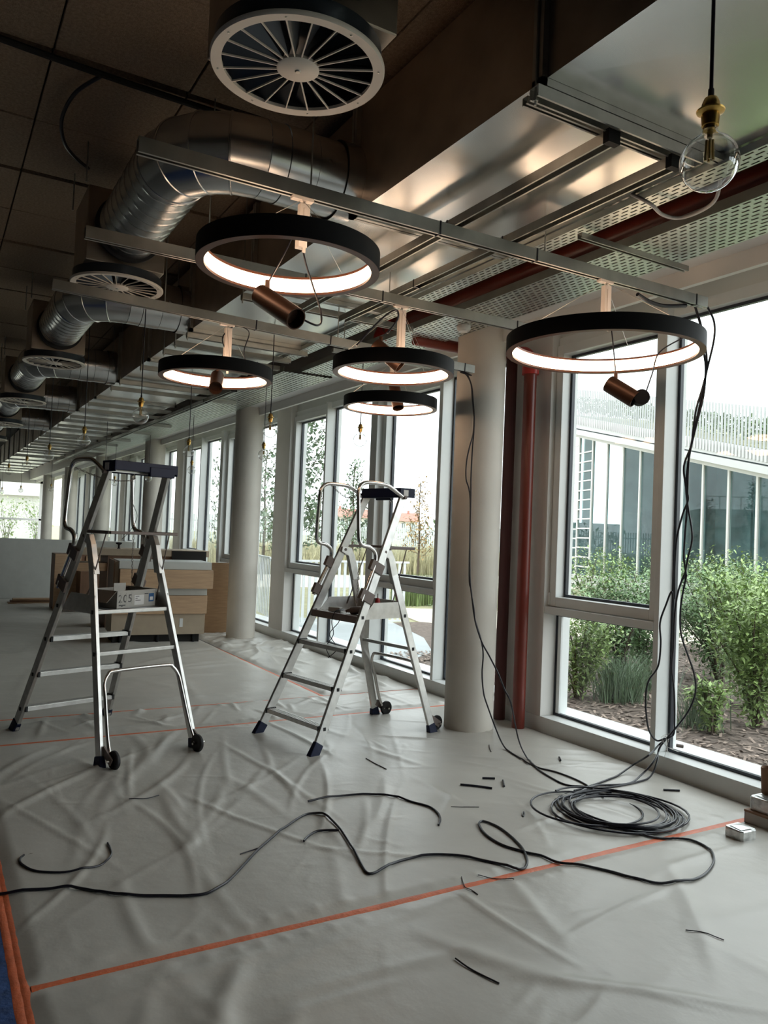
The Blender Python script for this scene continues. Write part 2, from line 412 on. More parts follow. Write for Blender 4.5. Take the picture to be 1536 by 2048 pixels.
side = rnd_folds(44, (3.4, 4.45), (6.9, 11.5), 70, 30, (.2, .7), (.03, .05), (.005, .02)) + rnd_folds(16, (3.4, 4.45), (9.3, 11.5), 20, 40, (.2, .5), (.03, .05), (.012, .03))
sheet('plastic_floor_sheet', .36, XW-.01, .0, 2.9, .016, near, 'crumpled plastic sheet nearest the viewer, in front of the long orange tape')
sheet('plastic_floor_sheet', .36, XW-.01, 2.92, 6.09, .016, mid, 'plastic sheet under both stepladders with cable offcuts lying on it')
sheet('plastic_floor_sheet', .40, XW-.01, 6.11, 6.85, .018, strip, 'narrow crinkled plastic sheet between two parallel orange tapes behind the ladders')
sheet('plastic_floor_sheet', .40, 3.37, 6.87, 17.2, .045, far, 'plastic sheet in the back, in front of the white partition and wooden counters')
sheet('plastic_floor_sheet', 3.39, XW-.01, 6.87, 14.0, .03, side, 'wavy plastic sheet along the window sill around the second column')
def tape(p, q, wd, label, seam=False):
    p, q = Vector((*p, 0)), Vector((*q, 0))
    d = (q-p).normalized(); a = Vector((-d.y, d.x, 0))
    n = int((q-p).length/.04)+1; b = MB(); vs = []
    for i in range(n+1):
        c = p + (q-p)*i/n
        j1, j2 = random.uniform(-.002, .002), random.uniform(-.002, .002)
        z = .0055 + random.uniform(0, .0012)
        vs += [c + a*(wd/2+j1) + Vector((0,0,.0032)), c + a*(wd*.18) + Vector((0,0,z)), c - a*(wd*.2) + Vector((0,0,z-.0007)), c - a*(wd/2+j2) + Vector((0,0,.0032))]
    fs = [(i*4+j, i*4+j+1, i*4+j+5, i*4+j+4) for i in range(n) for j in range(3)]
    b.add(vs, fs)
    return b.build('tape_strip', 'tape', origin=tuple(p), label=label, category='tape', group='orange tape strips on the floor')
tape((.38, 2.905), (4.46, 2.925), .052, 'long orange tape strip crossing the floor in front, under the cable coil')
tape((.362, .8), (.364, 6.1), .032, 'orange tape along the blue floor covering, strip on the sheet side')
tape((.334, .8), (.336, 6.1), .032, 'orange tape along the blue floor covering, outer strip beside the blue')
tape((.42, 6.10), (4.47, 6.095), .05, 'orange tape strip behind the wheeled ladder, nearer of two parallel ones')
tape((.45, 6.86), (4.47, 6.83), .05, 'orange tape strip behind both ladders, farther of two parallel ones')
tape((3.38, 6.85), (3.345, 10.3), .05, 'orange tape running lengthwise towards the wooden counter')
bl = MB().box(-2.6, .326, .2, 6.0, 0.0005, .003)
bl.build('blue_floor_covering', 'blue', label='blue floor covering at the lower left beyond the orange tape', category='floor covering')

# ---- ceiling
cb = MB().box(-6, XW+.3, YB, YE, 4.06, 4.2)
CEIL = struct(cb.build('ceiling', 'void'), 'dark ceiling faced with brown wood wool panels')
pm = None
xs = [1.145 - .705*k for k in range(-2, 4)]
ys = []
y = 2.75
while y < 21: ys.append(y); y += 1.6
random.seed(3)
for xe in xs:
    for y in ys:
        for h in (0, 1):
            if pm is None:
                b = MB().box(-.348, .348, -.384, .384, 0, .04)
                o = b.build('panel', 'ceil', CEIL, bevel=.004); pm = o
            else:
                o = pm.copy(); COL.objects.link(o)
            o.location = (xe-.3525, y+.025+.386+h*.775+(0), 4.015+random.uniform(-.003, .003))
# other ceiling field right of the duct
struct(MB().box(2.98, 3.78, YB, YE, 4.0, 4.05).build('trim_1', 'ceil'), 'brown ceiling strip above the cable trays')

# ---- walls out of view
struct(MB().box(-6.2, -6, YB, YE, 0, 4.1).build('wall_left', 'backwall'), 'far left wall')
struct(MB().box(-6, XW+.2, YB-.2, YB, 0, 4.1).build('wall_back', 'backwall'), 'wall behind the viewer')

# ---- soffit, pelmet and head above the windows
struct(MB().box(3.80, 4.08, YB, YE, 3.345, 3.40).build('trim_2', 'white'), 'white soffit board beside the perforated tray')
struct(MB().box(3.80, 3.83, YB, YE, 3.40, 4.06).build('trim_3', 'white'), 'white upstand above the soffit')
struct(MB().box(4.06, 4.10, YB, YE, 3.235, 3.345).build('trim_4', 'white'), 'white pelmet board above the windows')
struct(MB().box(4.10, 4.66, YB, YE, 3.44, 3.48).build('trim_5', 'gloss'), 'glossy white window head lining')
struct(MB().box(4.60, 4.68, YB, YE, 3.315, 3.44).build('trim_6', 'gloss'), 'glossy white strip over the window frames')
struct(MB().box(4.10, XW+.3, YB, YE, 3.48, 4.06).build('wall_right', 'white'), 'wall above the windows')

# ---- sill
sb = MB().box(XW, 4.69, YB, YE, 0, .13)
struct(sb.build('baseboard_right', 'frame', bevel=.004), 'white boxed sill along the foot of the windows')
struct(MB().box(4.69, 4.98, YB, YE, -.1, .125).build('trim_7', 'frame'), 'white outer sill')

# ---- window bays
ZS, ZH = .13, 3.245
wn = [0]
def lite(y0, y1, z0, z1, parent, gl=True):
    # black gasket around a pane
    g = MB(); t = .022; x0, x1 = 4.636, 4.668
    g.box(x0, x1, y0, y0+t, z0, z1); g.box(x0, x1, y1-t, y1, z0, z1)
    g.box(x0, x1, y0+t, y1-t, z0, z0+t); g.box(x0, x1, y0+t, y1-t, z1-t, z1)
    g.build('gasket', 'gasket', parent, smooth=False)
    MB().box(4.650, 4.658, y0+t*.5, y1-t*.5, z0+t*.5, z1-t*.5).build('pane', 'glass', parent, smooth=False)
def window(y0, y1, sash):
    # y0..y1 clear opening between mullions
    wn[0] += 1
    f = MB()
    f.box(4.57, 4.66, y0, y1, ZH, 3.32)           # head rail
    o = f.build('window_%d' % wn[0], 'frame', smooth=False)
    struct(o, 'tall white window of the window wall')
    if sash:
        MB().box(4.50, 4.65, y0, y1, .985, 1.045).build('transom', 'frame', o, smooth=False, bevel=.003)
        s = MB(); t = .078; a, b_ = 4.545, 4.645
        s.box(a, b_, y0+.005, y0+t, 1.05, ZH); s.box(a, b_, y1-t, y1-.005, 1.05, ZH)
        s.box(a, b_, y0+t, y1-t, 1.05, 1.05+t); s.box(a, b_, y0+t, y1-t, ZH-t, ZH)
        s.build('sash', 'frame', o, smooth=False, bevel=.004)
        lite(y0+t, y1-t, 1.05+t, ZH-t, o)
        lite(y0, y1, ZS, .985, o)
        MB().box(4.535, 4.55, y1-.02, y1+.0, 1.06, 1.16).build('hinge', 'frame', o, smooth=False)
    else:
        lite(y0, y1, ZS, ZH, o)
tn = [7]
def mullion(yc, wd=.045, x0=4.505):
    tn[0] += 1
    struct(MB().box(x0, 4.645, yc-wd/2, yc+wd/2, ZS, 3.32).build('trim_%d' % tn[0], 'frame', smooth=False, bevel=.003), 'white window mullion')
    struct(MB().box(4.655, 4.72, yc-wd/2-.004, yc+wd/2+.004, ZS, 3.4).build('trim_%d' % (tn[0]+200), 'frame', smooth=False), 'outer cap of a white window mullion')
def pilaster(y0, y1):
    tn[0] += 1
    struct(MB().box(XW+.002, 4.64, y0, y1, .13, 3.44).build('trim_%d' % tn[0], 'plaster', smooth=False, bevel=.003), 'white pilaster between window bays')
    struct(MB().box(4.64, 4.735, y0-.06, y1+.04, -.1, 3.6).build('trim_%d' % (tn[0]+200), 'frame', smooth=False), 'outer white pilaster')
for k in range(-2, 6):
    o = k*PER
    ya = 5.00+o           # right edge of the pilaster
    pilaster(ya, ya+.52)
    m1, bm, m2 = 3.84+o, 2.47+o, 1.13+o
    mullion(m1); mullion(m2); mullion(bm, .15, 4.47)
    window(m1+.0225, ya, True); window(bm+.075, m1-.0225, False); window(m2+.0225, bm-.075, True); window(ya-PER+.52, m2-.0225, False)
# far end wall with glazing
eb = MB()
for x in (-5.9, -4.2, -2.5, -.8, .9, 2.6, 4.3): eb.box(x-.05, x+.05, YE-.1, YE, 0, 3.3)
eb.box(-6, 4.6, YE-.1, YE, 1.55, 1.63).box(-6, 4.6, YE-.1, YE, 3.2, 4.1).box(-6, 4.6, YE-.1, YE, 0, .2)
we = struct(eb.build('wall_far', 'frame', smooth=False), 'glazed end wall far behind the partition')
MB().box(-6, 4.6, YE-.06, YE-.05, .2, 3.2).build('pane', 'glass', we, smooth=False)

# ---- white low partition in the back
struct(MB().box(-6, 3.9, 17.3, 17.42, 0, 1.2).build('wall_partition', 'sheetm', bevel=.01), 'low pale partition wall behind the counters')

# ---- round columns
def column(y, label, n):
    c = MB()
    prof = [(0, -.02), (.205, -.02), (.205, 3.345), (0, 3.345)]
    c.lathe((0, 0, 0), prof, 48)
    o = c.build('round_column', 'column', ang=40)
    o.location = (3.995, y, 0)
    o['kind'] = 'structure'; o['label'] = label; o['group'] = 'round columns along the windows'
    return o
for i, (y, l) in enumerate([(5.325, 'thick round concrete column beside the red pipe, black cables hanging down it'), (10.88, 'second round column from the viewer, beside the wooden counter'), (16.4, 'third round column, seen behind the ladder with the box'), (21.9, 'fourth round column along the windows'), (27.4, 'fifth round column, far back beyond the partition'), (33.0, 'farthest round column by the glazed end wall')]):
    column(y, l, i)
# dark smudge band on the first column

# ================================================================== SERVICES UNDER THE CEILING
DX0, DX1, DZ0, DZ1 = 1.90, 2.96, 3.31, 3.88
dm = empty('rectangular_air_duct', (DX0, 0, DZ0), label='long rectangular galvanised air duct running along the room under the ceiling', category='duct')
def in_duct(b, name, mt, **k):
    return b.build(name, mt, dm, **k)
ysec = [-5.5, -3.9, -2.3, -.8, .75, 2.22, 3.7, 5.2, 6.7, 8.2, 9.7, 11.2, 12.7, 14.2, 15.7, 17.2, 18.7, 20.2, 21.7, 23.2, 24.7, 26.2, 27.7, 29.2, 30.7, 32.2]
for a, b_ in zip(ysec[:-1], ysec[1:]):
    s = MB(); g = .004
    w_ = DX1-DX0
    # slightly dished sheet panels with cross-break
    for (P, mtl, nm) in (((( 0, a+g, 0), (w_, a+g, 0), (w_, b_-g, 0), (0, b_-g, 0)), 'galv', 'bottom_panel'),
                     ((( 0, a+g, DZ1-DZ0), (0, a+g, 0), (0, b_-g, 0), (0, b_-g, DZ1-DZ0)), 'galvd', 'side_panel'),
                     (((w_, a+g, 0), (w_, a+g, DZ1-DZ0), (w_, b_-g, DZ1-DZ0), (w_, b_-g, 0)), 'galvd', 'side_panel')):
        P = [Vector(p) for p in P]
        c = sum(P, Vector())/4; n = (P[1]-P[0]).cross(P[2]-P[1]).normalized()
        q = MB(); q.add(P+[c - n*.006], [(0,1,4),(1,2,4),(2,3,4),(3,0,4)])
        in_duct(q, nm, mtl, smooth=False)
    if b_ < 32:
        f = MB()
        for dy in (-.028, .004):
            f.box(-.028, w_+.028, b_+dy, b_+dy+.024, -.030, -.001); f.box(-.028, -.001, b_+dy, b_+dy+.024, -.03, DZ1-DZ0); f.box(w_+.001, w_+.028, b_+dy, b_+dy+.024, -.03, DZ1-DZ0)
        in_duct(f, 'flange', 'strut', smooth=False)
# threaded rods from the ceiling down beside the duct
def rod(x, y, z0, z1=4.06, r=.005, label='thin threaded rod hanging from the ceiling'):
    return MB().tube([(x, y, z0), (x, y, z1)], r, 6)

def channel(b, p, q, wd=.041, h=.041, lip=.009, t=.0035):
    # open C profile along p-q, open side down
    p, q = Vector(p), Vector(q); d = (q-p).normalized()
    a = d.cross(Vector((0,0,1))).normalized(); u = a.cross(d)
    prof = [(-wd/2, 0), (wd/2, 0), (wd/2, -h), (wd/2-lip, -h), (wd/2-lip, -h+t), (wd/2-t, -h+t), (wd/2-t, -t), (-wd/2+t, -t), (-wd/2+t, -h+t), (-wd/2+lip, -h+t), (-wd/2+lip, -h), (-wd/2, -h)]
    k = len(prof); vs = [c + a*x + u*z for c in (p, q) for x, z in prof]
    fs = [(i, (i+1) % k, k+(i+1) % k, k+i) for i in range(k)]
    # end caps as quads of the profile walls
    for o_ in (0, k):
        fs += [(o_+0, o_+1, o_+6, o_+7), (o_+1, o_+2, o_+5, o_+6), (o_+2, o_+3, o_+4, o_+5), (o_+0, o_+7, o_+8, o_+11), (o_+8, o_+9, o_+10, o_+11)]
    b.add(vs, fs); return b
ZR = 3.278
def trapeze(y, x0, x1, label, double=False):
    t = empty('trapeze_hanger', (x0, y, ZR), label=label, category='hanger rail', group='trapeze rails under the duct')
    b = MB(); channel(b, (0, 0, 0), (x1-x0, 0, 0), .05, .045)
    b.build('channel', 'strut', t, smooth=False)
    if double:
        b = MB(); channel(b, (0.02, .075, 0), (x1-x0-.02, .075, 0), .03, .03); b.build('channel', 'strut', t, smooth=False)
    rd = MB().tube([(.008, 0, -.07), (.008, 0, 4.06-ZR)], .005, 6); rd.build('threaded_rod', 'strut', t)
    for xx in (.008,):
        n = MB().tube([(xx, 0, -.055), (xx, 0, -.045)], .011, 6); n.build('nut', 'strut', t)
    return t
trapeze(2.22, 1.86, 2.78, 'near trapeze channel under the duct joint that carries the two long rails', True)
ords = 'first second third fourth fifth sixth seventh eighth ninth tenth eleventh twelfth thirteenth fourteenth fifteenth sixteenth'.split()
tz = [(5.35, 1.86, 3.3), (6.73, 1.86, 3.0), (7.12, 1.86, 3.0), (7.52, 1.86, 3.05), (8.45, 1.86, 3.0), (9.5, 1.86, 3.05), (10.0, 1.86, 3.46), (11.57, 1.86, 3.02), (12.3, 1.86, 3.05), (13.2, 1.86, 3.46), (14.6, 1.86, 3.46), (16.2, 1.86, 3.44), (17.4, 1.86, 3.44), (18.8, 1.86, 3.44), (20.4, 1.86, 3.44), (22.2, 1.86, 3.44)]
for i, (y, a, b_) in enumerate(tz):
    trapeze(y, a, b_, '%s trapeze rail across the duct counted back from the ring lamps' % ords[i], i in (1, 3, 5, 7, 9, 11))
def long_rail(x, y0, y1, z, label, w_=.055):
    t = empty('strut_rail', (x, y0, z), label=label, category='rail', group='long strut rails under the duct')
    b = MB(); channel(b, (0, 0, 0), (0, y1-y0, 0), w_, .045); b.build('channel', 'strut', t, smooth=False)
    MB().box(-w_/2-.004, w_/2+.004, -.02, .012, -.05, .004).build('end_clip', 'blackmat', t, smooth=False)
    for k in (1.1, 2.0):
        MB().box(-w_/2-.003, w_/2+.003, k, k+.008, -.048, .003).build('cable_tie', 'cable', t, smooth=False)
    return t
long_rail(2.28, 2.24, 5.3, 3.236, 'long strut rail under the duct, the one nearer the round ducts')
long_rail(2.645, 2.24, 5.3, 3.236, 'long strut rail under the duct, the one nearer the red pipe')
long_rail(3.02, 8.8, 24, 3.238, 'long dark rail along the duct edge in the far half of the room')
t = empty('strut_rail', (2.92, 3.07, 3.24), label='short strut bar crossing below the red pipe to the outer tray edge', category='rail')
b = MB(); channel(b, (0, 0, 0), (.86, .01, 0), .035, .03); b.build('channel', 'strut', t, smooth=False)
t = empty('strut_rail', (2.72, 5.6, 3.06), label='short strut bar carrying the rearmost ring lamp', category='rail')
b = MB(); channel(b, (0, 0, 0), (.95, .0, 0), .035, .03); b.build('channel', 'strut', t, smooth=False)
MB().tube([(.1, 0, 0), (.1, 0, 1.0)], .004, 6).build('threaded_rod', 'strut', t)

# ---- perforated cable trays (real slots)
def tray(x0, x1, y0, y1, z, rows, pitch, label, flange=.055, mt='tray', y2=None):
    t = empty('cable_tray', (x0, y0, z), label=label, category='cable tray', group='perforated cable trays')
    wd = x1-x0; b = MB(); vs, fs = [], []
    # the slotted plate: strips between the slots, slots are open
    n = int((y1-y0)/pitch); rw = wd/rows
    sl, sw = pitch*.66, rw*.34
    for r_ in range(rows):
        xa = r_*rw; xs0, xs1 = xa+(rw-sw)/2, xa+(rw+sw)/2
        off = (r_ % 2)*pitch/2
        b.add([(xa, 0, 0), (xs0, 0, 0), (xs0, y1-y0, 0), (xa, y1-y0, 0)], [(0,1,2,3)])
        b.add([(xs1, 0, 0), (xa+rw, 0, 0), (xa+rw, y1-y0, 0), (xs1, y1-y0, 0)], [(0,1,2,3)])
        for k in range(n):
            ya = k*pitch+off+sl/2; yb = ya+pitch-sl
            if yb > y1-y0: continue
            b.add([(xs0, ya, 0), (xs1, ya, 0), (xs1, yb, 0), (xs0, yb, 0)], [(0,1,2,3)])
    b.build('slotted_plate', mt, t, smooth=False, kind='stuff')
    for xx in (0, wd):
        MB().box(xx-.0012, xx+.0012, 0, y1-y0, 0, flange).build('side_flange', mt, t, smooth=False)
    return t
tray(2.915, 3.035, -3, 7.3, 3.27, 4, .062, 'narrow perforated cable tray along the duct edge beside the red pipe', .034)
tray(3.34, 3.775, -3, 7.6, 3.275, 11, .062, 'wide perforated cable tray next to the white soffit, near half')
tray(3.20, 3.775, 7.75, 20, 3.285, 11, .075, 'wide perforated cable tray beyond the ring lamps, far half')

# ---- red sprinkler pipes
pp = empty('red_pipe', (3.46, -3, 3.43), label='dark red pipe running overhead between the two perforated trays', category='pipe')
MB().tube([(0, 0, 0), (0, 9.0, 0)], .07, 24).build('tube', 'redpipe', pp)
for yy in (2.05, 4.95, 8.85):
    MB().tube([(0, yy, 0), (0, yy+.09, 0)], .086, 24).build('coupling', 'redfit', pp)
pts = [(0, 9.0, 0), (.0, 9.08, -.01), (0, 9.13, -.06), (0, 9.15, -.14)]
MB().tube(smooth_path(pts, 5), .07, 20).build('elbow', 'redfit', pp)
pv = empty('red_pipe', (4.365, 5.125, 0), label='vertical red pipe standing on the floor between the near column and the window', category='pipe')
MB().tube([(0, 0, 0), (0, 0, 3.08)], .054, 24).build('tube', 'redpipe', pv)
MB().tube([(0, 0, 3.0), (0, 0, 3.09)], .072, 24).build('coupling', 'redfit', pv)
MB().tube(smooth_path([(0, 0, 3.08), (0, .02, 3.15), (0, .09, 3.2), (0, .2, 3.21)], 5), .056, 20).build('elbow', 'redfit', pv)
MB().tube([(-.16, -.02, 3.12), (.0, -.02, 3.12)], .028, 14).build('valve', 'redfit', pv)
MB().box(-.20, -.15, -.06, .02, 3.09, 3.15).build('valve_handle', 'strut', pv, smooth=False)
MB().box(-.09, .09, .0, .03, 3.13, 3.16).build('pipe_clamp', 'redfit', pv, smooth=False)
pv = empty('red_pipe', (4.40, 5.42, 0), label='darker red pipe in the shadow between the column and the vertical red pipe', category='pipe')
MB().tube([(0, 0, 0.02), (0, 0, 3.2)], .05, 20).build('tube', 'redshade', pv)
MB().tube(smooth_path([(0, 0, 3.2), (-.03, .05, 3.25), (-.12, .2, 3.26)], 5), .05, 20).build('elbow', 'redpipe', pv)
MB().tube([(-.12, .2, 3.26), (-.9, .2, 3.26)], .05, 20).build('branch', 'redpipe', pv)
# ---- pale conduit loop under the narrow tray
cl = MB().tube(smooth_path([(2.90, 2.70, 3.31), (2.93, 2.61, 3.24), (3.03, 2.62, 3.215), (3.12, 2.59, 3.21), (3.13, 2.47, 3.21), (3.10, 2.37, 3.225), (3.05, 2.31, 3.30)], 8), .009, 8)
cl.build('conduit', 'driver', origin=(2.90, 2.70, 3.31), label='pale flexible conduit loop hanging below the red pipe near the pendant bulb', category='conduit')
sd = empty('smoke_detector', (3.60, 5.05, 3.262), label='small round white detector under the wide perforated tray near the column', category='detector')
MB().lathe((0,0,0), [(0, .012), (.055, .012), (.055, -.012), (.04, -.035), (0, -.04)], 24).build('body', 'white', sd)

# ---- round branch ducts with swirl diffusers
def branch(y, label_d, label_p):
    X = 1.035; zc = 3.50; r = .195
    t = empty('round_branch_duct', (X, y, 3.2), label=label_d, category='duct', group='round branch ducts with plenum boxes')
    L = lambda x, yy, z: (x-X, yy-y, z-3.2)
    ye = y-1.72; yp = y-.30
    # straight part from main duct
    def seg(name, p, q, r0=r, mt='spiral'):
        return MB().tube([L(*p), L(*q)], r0, 40, cap=False).build(name, mt, t, ang=30)
    xe = X+.34
    seg('straight_tube', (DX0, ye, zc), (DX0-.10, ye, zc), r+.012)
    x = DX0-.10
    nb = 0
    while x > xe+.02:
        x2 = max(xe, x-.16)
        seg('straight_tube', (x, ye, zc), (x2+.004, ye, zc), r + (.004 if nb % 2 else 0)); x = x2; nb += 1
    # segmented elbow, 90 degrees towards +y
    cx, cy = xe, ye+.34
    A = [R(-90-90*i/4) for i in range(5)]
    pts = [(cx+.34*math.cos(a), cy+.34*math.sin(a), zc) for a in A]
    for i in range(4):
        p, q = Vector(pts[i]), Vector(pts[i+1])
        # ring at each end lies in the mitre plane
        vs = []
        for c, a in ((p, A[i]), (q, A[i+1])):
            rad = Vector((math.cos(a), math.sin(a), 0))
            for j in range(40):
                th = 2*math.pi*j/40
                vs.append(Vector(L(*(c + rad*math.cos(th)*r + Vector((0,0,1))*math.sin(th)*r))))
        MB().add(vs, [(j, (j+1) % 40, 40+(j+1) % 40, 40+j) for j in range(40)]).build('elbow_segment', 'spiral', t, ang=30)
        vs2 = MB(); rad = Vector((math.cos(A[i+1]), math.sin(A[i+1]), 0)); tg = Vector((-rad.y, rad.x, 0))
        prof = []
        ring = []
        for dt, rr in ((-.006, r), (-.003, r+.005), (.003, r+.005), (.006, r)):
            for j in range(40):
                th = 2*math.pi*j/40
                ring.append(Vector(L(*(q + tg*dt + rad*math.cos(th)*rr + Vector((0,0,1))*math.sin(th)*rr))))
        vs2.add(ring, [(k*40+j, k*40+(j+1) % 40, (k+1)*40+(j+1) % 40, (k+1)*40+j) for k in range(3) for j in range(40)])
        vs2.build('seam', 'spiral', t)
    # spiral-seamed tube along +y to the plenum box
    y0, y1 = cy, yp
    n = max(20, int((y1-y0)/.012)); vs = []
    for i in range(n+1):
        yy = y0+(y1-y0)*i/n
        for j in range(40):
            th = 2*math.pi*j/40
            ph = (yy/.115 + j/40) % 1
            rr = r + (.0045 if ph < .10 else 0)
            vs.append(L(X+rr*math.cos(th), yy, zc+rr*math.sin(th)))
    MB().add(vs, [(i*40+j, i*40+(j+1) % 40, (i+1)*40+(j+1) % 40, (i+1)*40+j) for i in range(n) for j in range(40)]).build('spiral_tube', 'spiral', t, ang=60)
    b = MB()
    b.tube([L(X, yp-.03, zc), L(X, yp-.005, zc)], r+.02, 40); b.build('collar', 'rubber', t)
    # plenum box
    b = MB(); s = .25
    b.box(-s, s, -s, s, .075, .56); b.build('plenum_box', 'galvd', t, smooth=False, bevel=.006)
    MB().tube([(-.27, -.27, .56), (-.27, -.27, .86)], .005, 6).build('threaded_rod', 'strut', t)
    MB().tube([(-.27, .27, .56), (-.27, .27, .86)], .005, 6).build('threaded_rod', 'strut', t)
    # swirl diffuser
    d = empty('swirl_diffuser', (X, y, 3.2), label=label_p, category='air diffuser', group='round swirl diffusers')
    MB().ring((0,0,0), [(.262, 0), (.298, -.003), (.302, .004), (.302, .012), (.262, .012)], 96).build('rim', 'diff', d, ang=40)
    MB().ring((0,0,0), [(.268, .012), (.288, .012), (.288, .075), (.268, .075)], 64).build('collar', 'vane', d, ang=40)
    MB().lathe((0,0,0), [(0, -.006), (.068, -.004), (.074, .0), (.074, .01), (0, .012)], 48).build('hub', 'diff', d, ang=40)
    MB().lathe((0,0,0), [(0, -.010), (.008, -.010), (.011, -.006), (.011, -.004), (0, -.003)], 16).build('screw', 'strut', d)
    MB().lathe((0,0,0), [(0, .07), (.27, .07), (.27, .075), (0, .075)], 40).build('damper_plate', 'vane', d)
    for i in range(20):
        a = 2*math.pi*i/20+.07
        c, s_ = math.cos(a), math.sin(a); tx, ty = -s_, c
        def pt(rr, tt, z): return (c*rr+tx*tt, s_*rr+ty*tt, z)
        ed = MB(); w0 = .0022
        ed.add([pt(.072, -w0, 0), pt(.264, -w0, 0), pt(.264, w0, 0), pt(.072, w0, 0), pt(.072, -w0, .006), pt(.264, -w0, .006), pt(.264, w0, .006), pt(.072, w0, .006)], [(0,3,2,1),(4,5,6,7),(0,1,5,4),(1,2,6,5),(2,3,7,6),(3,0,4,7)])
        v = ed.build('vane', 'diff', d, smooth=False)
        bl_ = MB(); k1, k2 = .010, .05
        bl_.add([pt(.072, 0, .006), pt(.264, 0, .006), pt(.264, k2, .045), pt(.072, k1, .045), pt(.072, .001, .007), pt(.264, .001, .007), pt(.264, k2+.001, .046), pt(.072, k1+.001, .046)], [(0,1,2,3),(7,6,5,4),(0,4,5,1),(1,5,6,2),(2,6,7,3),(3,7,4,0)])
        bl_.build('blade', 'vane', v, smooth=False)
    for i in range(8):
        a = 2*math.pi*(i+.3)/8
        MB().lathe((.281*math.cos(a), .281*math.sin(a), 0), [(0, -.0045), (.0035, -.004), (.0045, -.001), (0, -.001)], 8).build('screw', 'strut', d)
on = ['nearest', 'second', 'third', 'fourth', 'fifth', 'sixth']
for i, y in enumerate([2.5, 5.52, 8.6, 11.75, 14.8, 17.9]):
    branch(y, '%s round spiral branch duct with elbow and plenum box, counted from the viewer' % on[i], '%s round swirl air diffuser under a branch duct, counted from the viewer' % on[i])
# black flexible conduits in the ceiling joint
MB().tube(smooth_path([(-.2, 4.28, 3.985), (.4, 4.33, 3.98), (1.0, 4.36, 3.98), (1.6, 4.38, 3.985)], 10), .018, 8).build('conduit', 'void', origin=(-.2, 4.28, 3.985), label='black conduit lying in the wide ceiling joint beside the nearest diffuser', category='conduit')
MB().tube(smooth_path([(.68, 4.37, 3.98), (.58, 4.55, 3.94), (.55, 4.80, 3.90), (.60, 5.05, 3.88), (.70, 5.27, 3.90), (.80, 5.44, 3.93)], 8), .011, 8).build('conduit', 'cable', origin=(.68, 4.37, 3.98), label='black flexible cable loop hanging from the ceiling joint', category='conduit')

# ================================================================== LAMPS
def lamp_track(p, q, label):
    p, q = Vector(p), Vector(q)
    t = empty('lamp_track', p, label=label, category='lamp track', group='strut tracks carrying the ring lamps')
    b = MB(); channel(b, (0,0,.03), q-p+Vector((0,0,.03)), .042, .062, .012); b.build('channel', 'strut', t, smooth=False)
    d = (q-p).normalized()
    for f in (.22, .62):
        c = (q-p)*f
        top = (3.27 if p.x+c.x > 1.9 and p.x+c.x < 2.96 else (3.2 if p.x+c.x > 3 else 4.06)) - p.z
        MB().tube([c+Vector((0,0,.0)), Vector((c.x, c.y, max(top, c.z+.05)))], .004, 6).build('threaded_rod', 'strut', t)
    for f in (.42, .60, .97):
        c = (q-p)*f
        MB().bar(c-d*.004+Vector((0,0,-.001)), c+d*.004+Vector((0,0,-.001)), .047, .067).build('cable_tie', 'cable', t, smooth=False)
    return t
lamp_track((.645, 3.17, 3.1), (4.07, 3.17, 3.1), 'nearest strut track with the two biggest ring lamps, its end by the window')
lamp_track((.63, 4.285, 3.1), (3.60, 4.30, 3.1), 'middle strut track ending in front of the near column')
lamp_track((.603, 5.29, 3.08), (3.74, 5.09, 2.95), 'rear strut track whose end carries cables down the near column')

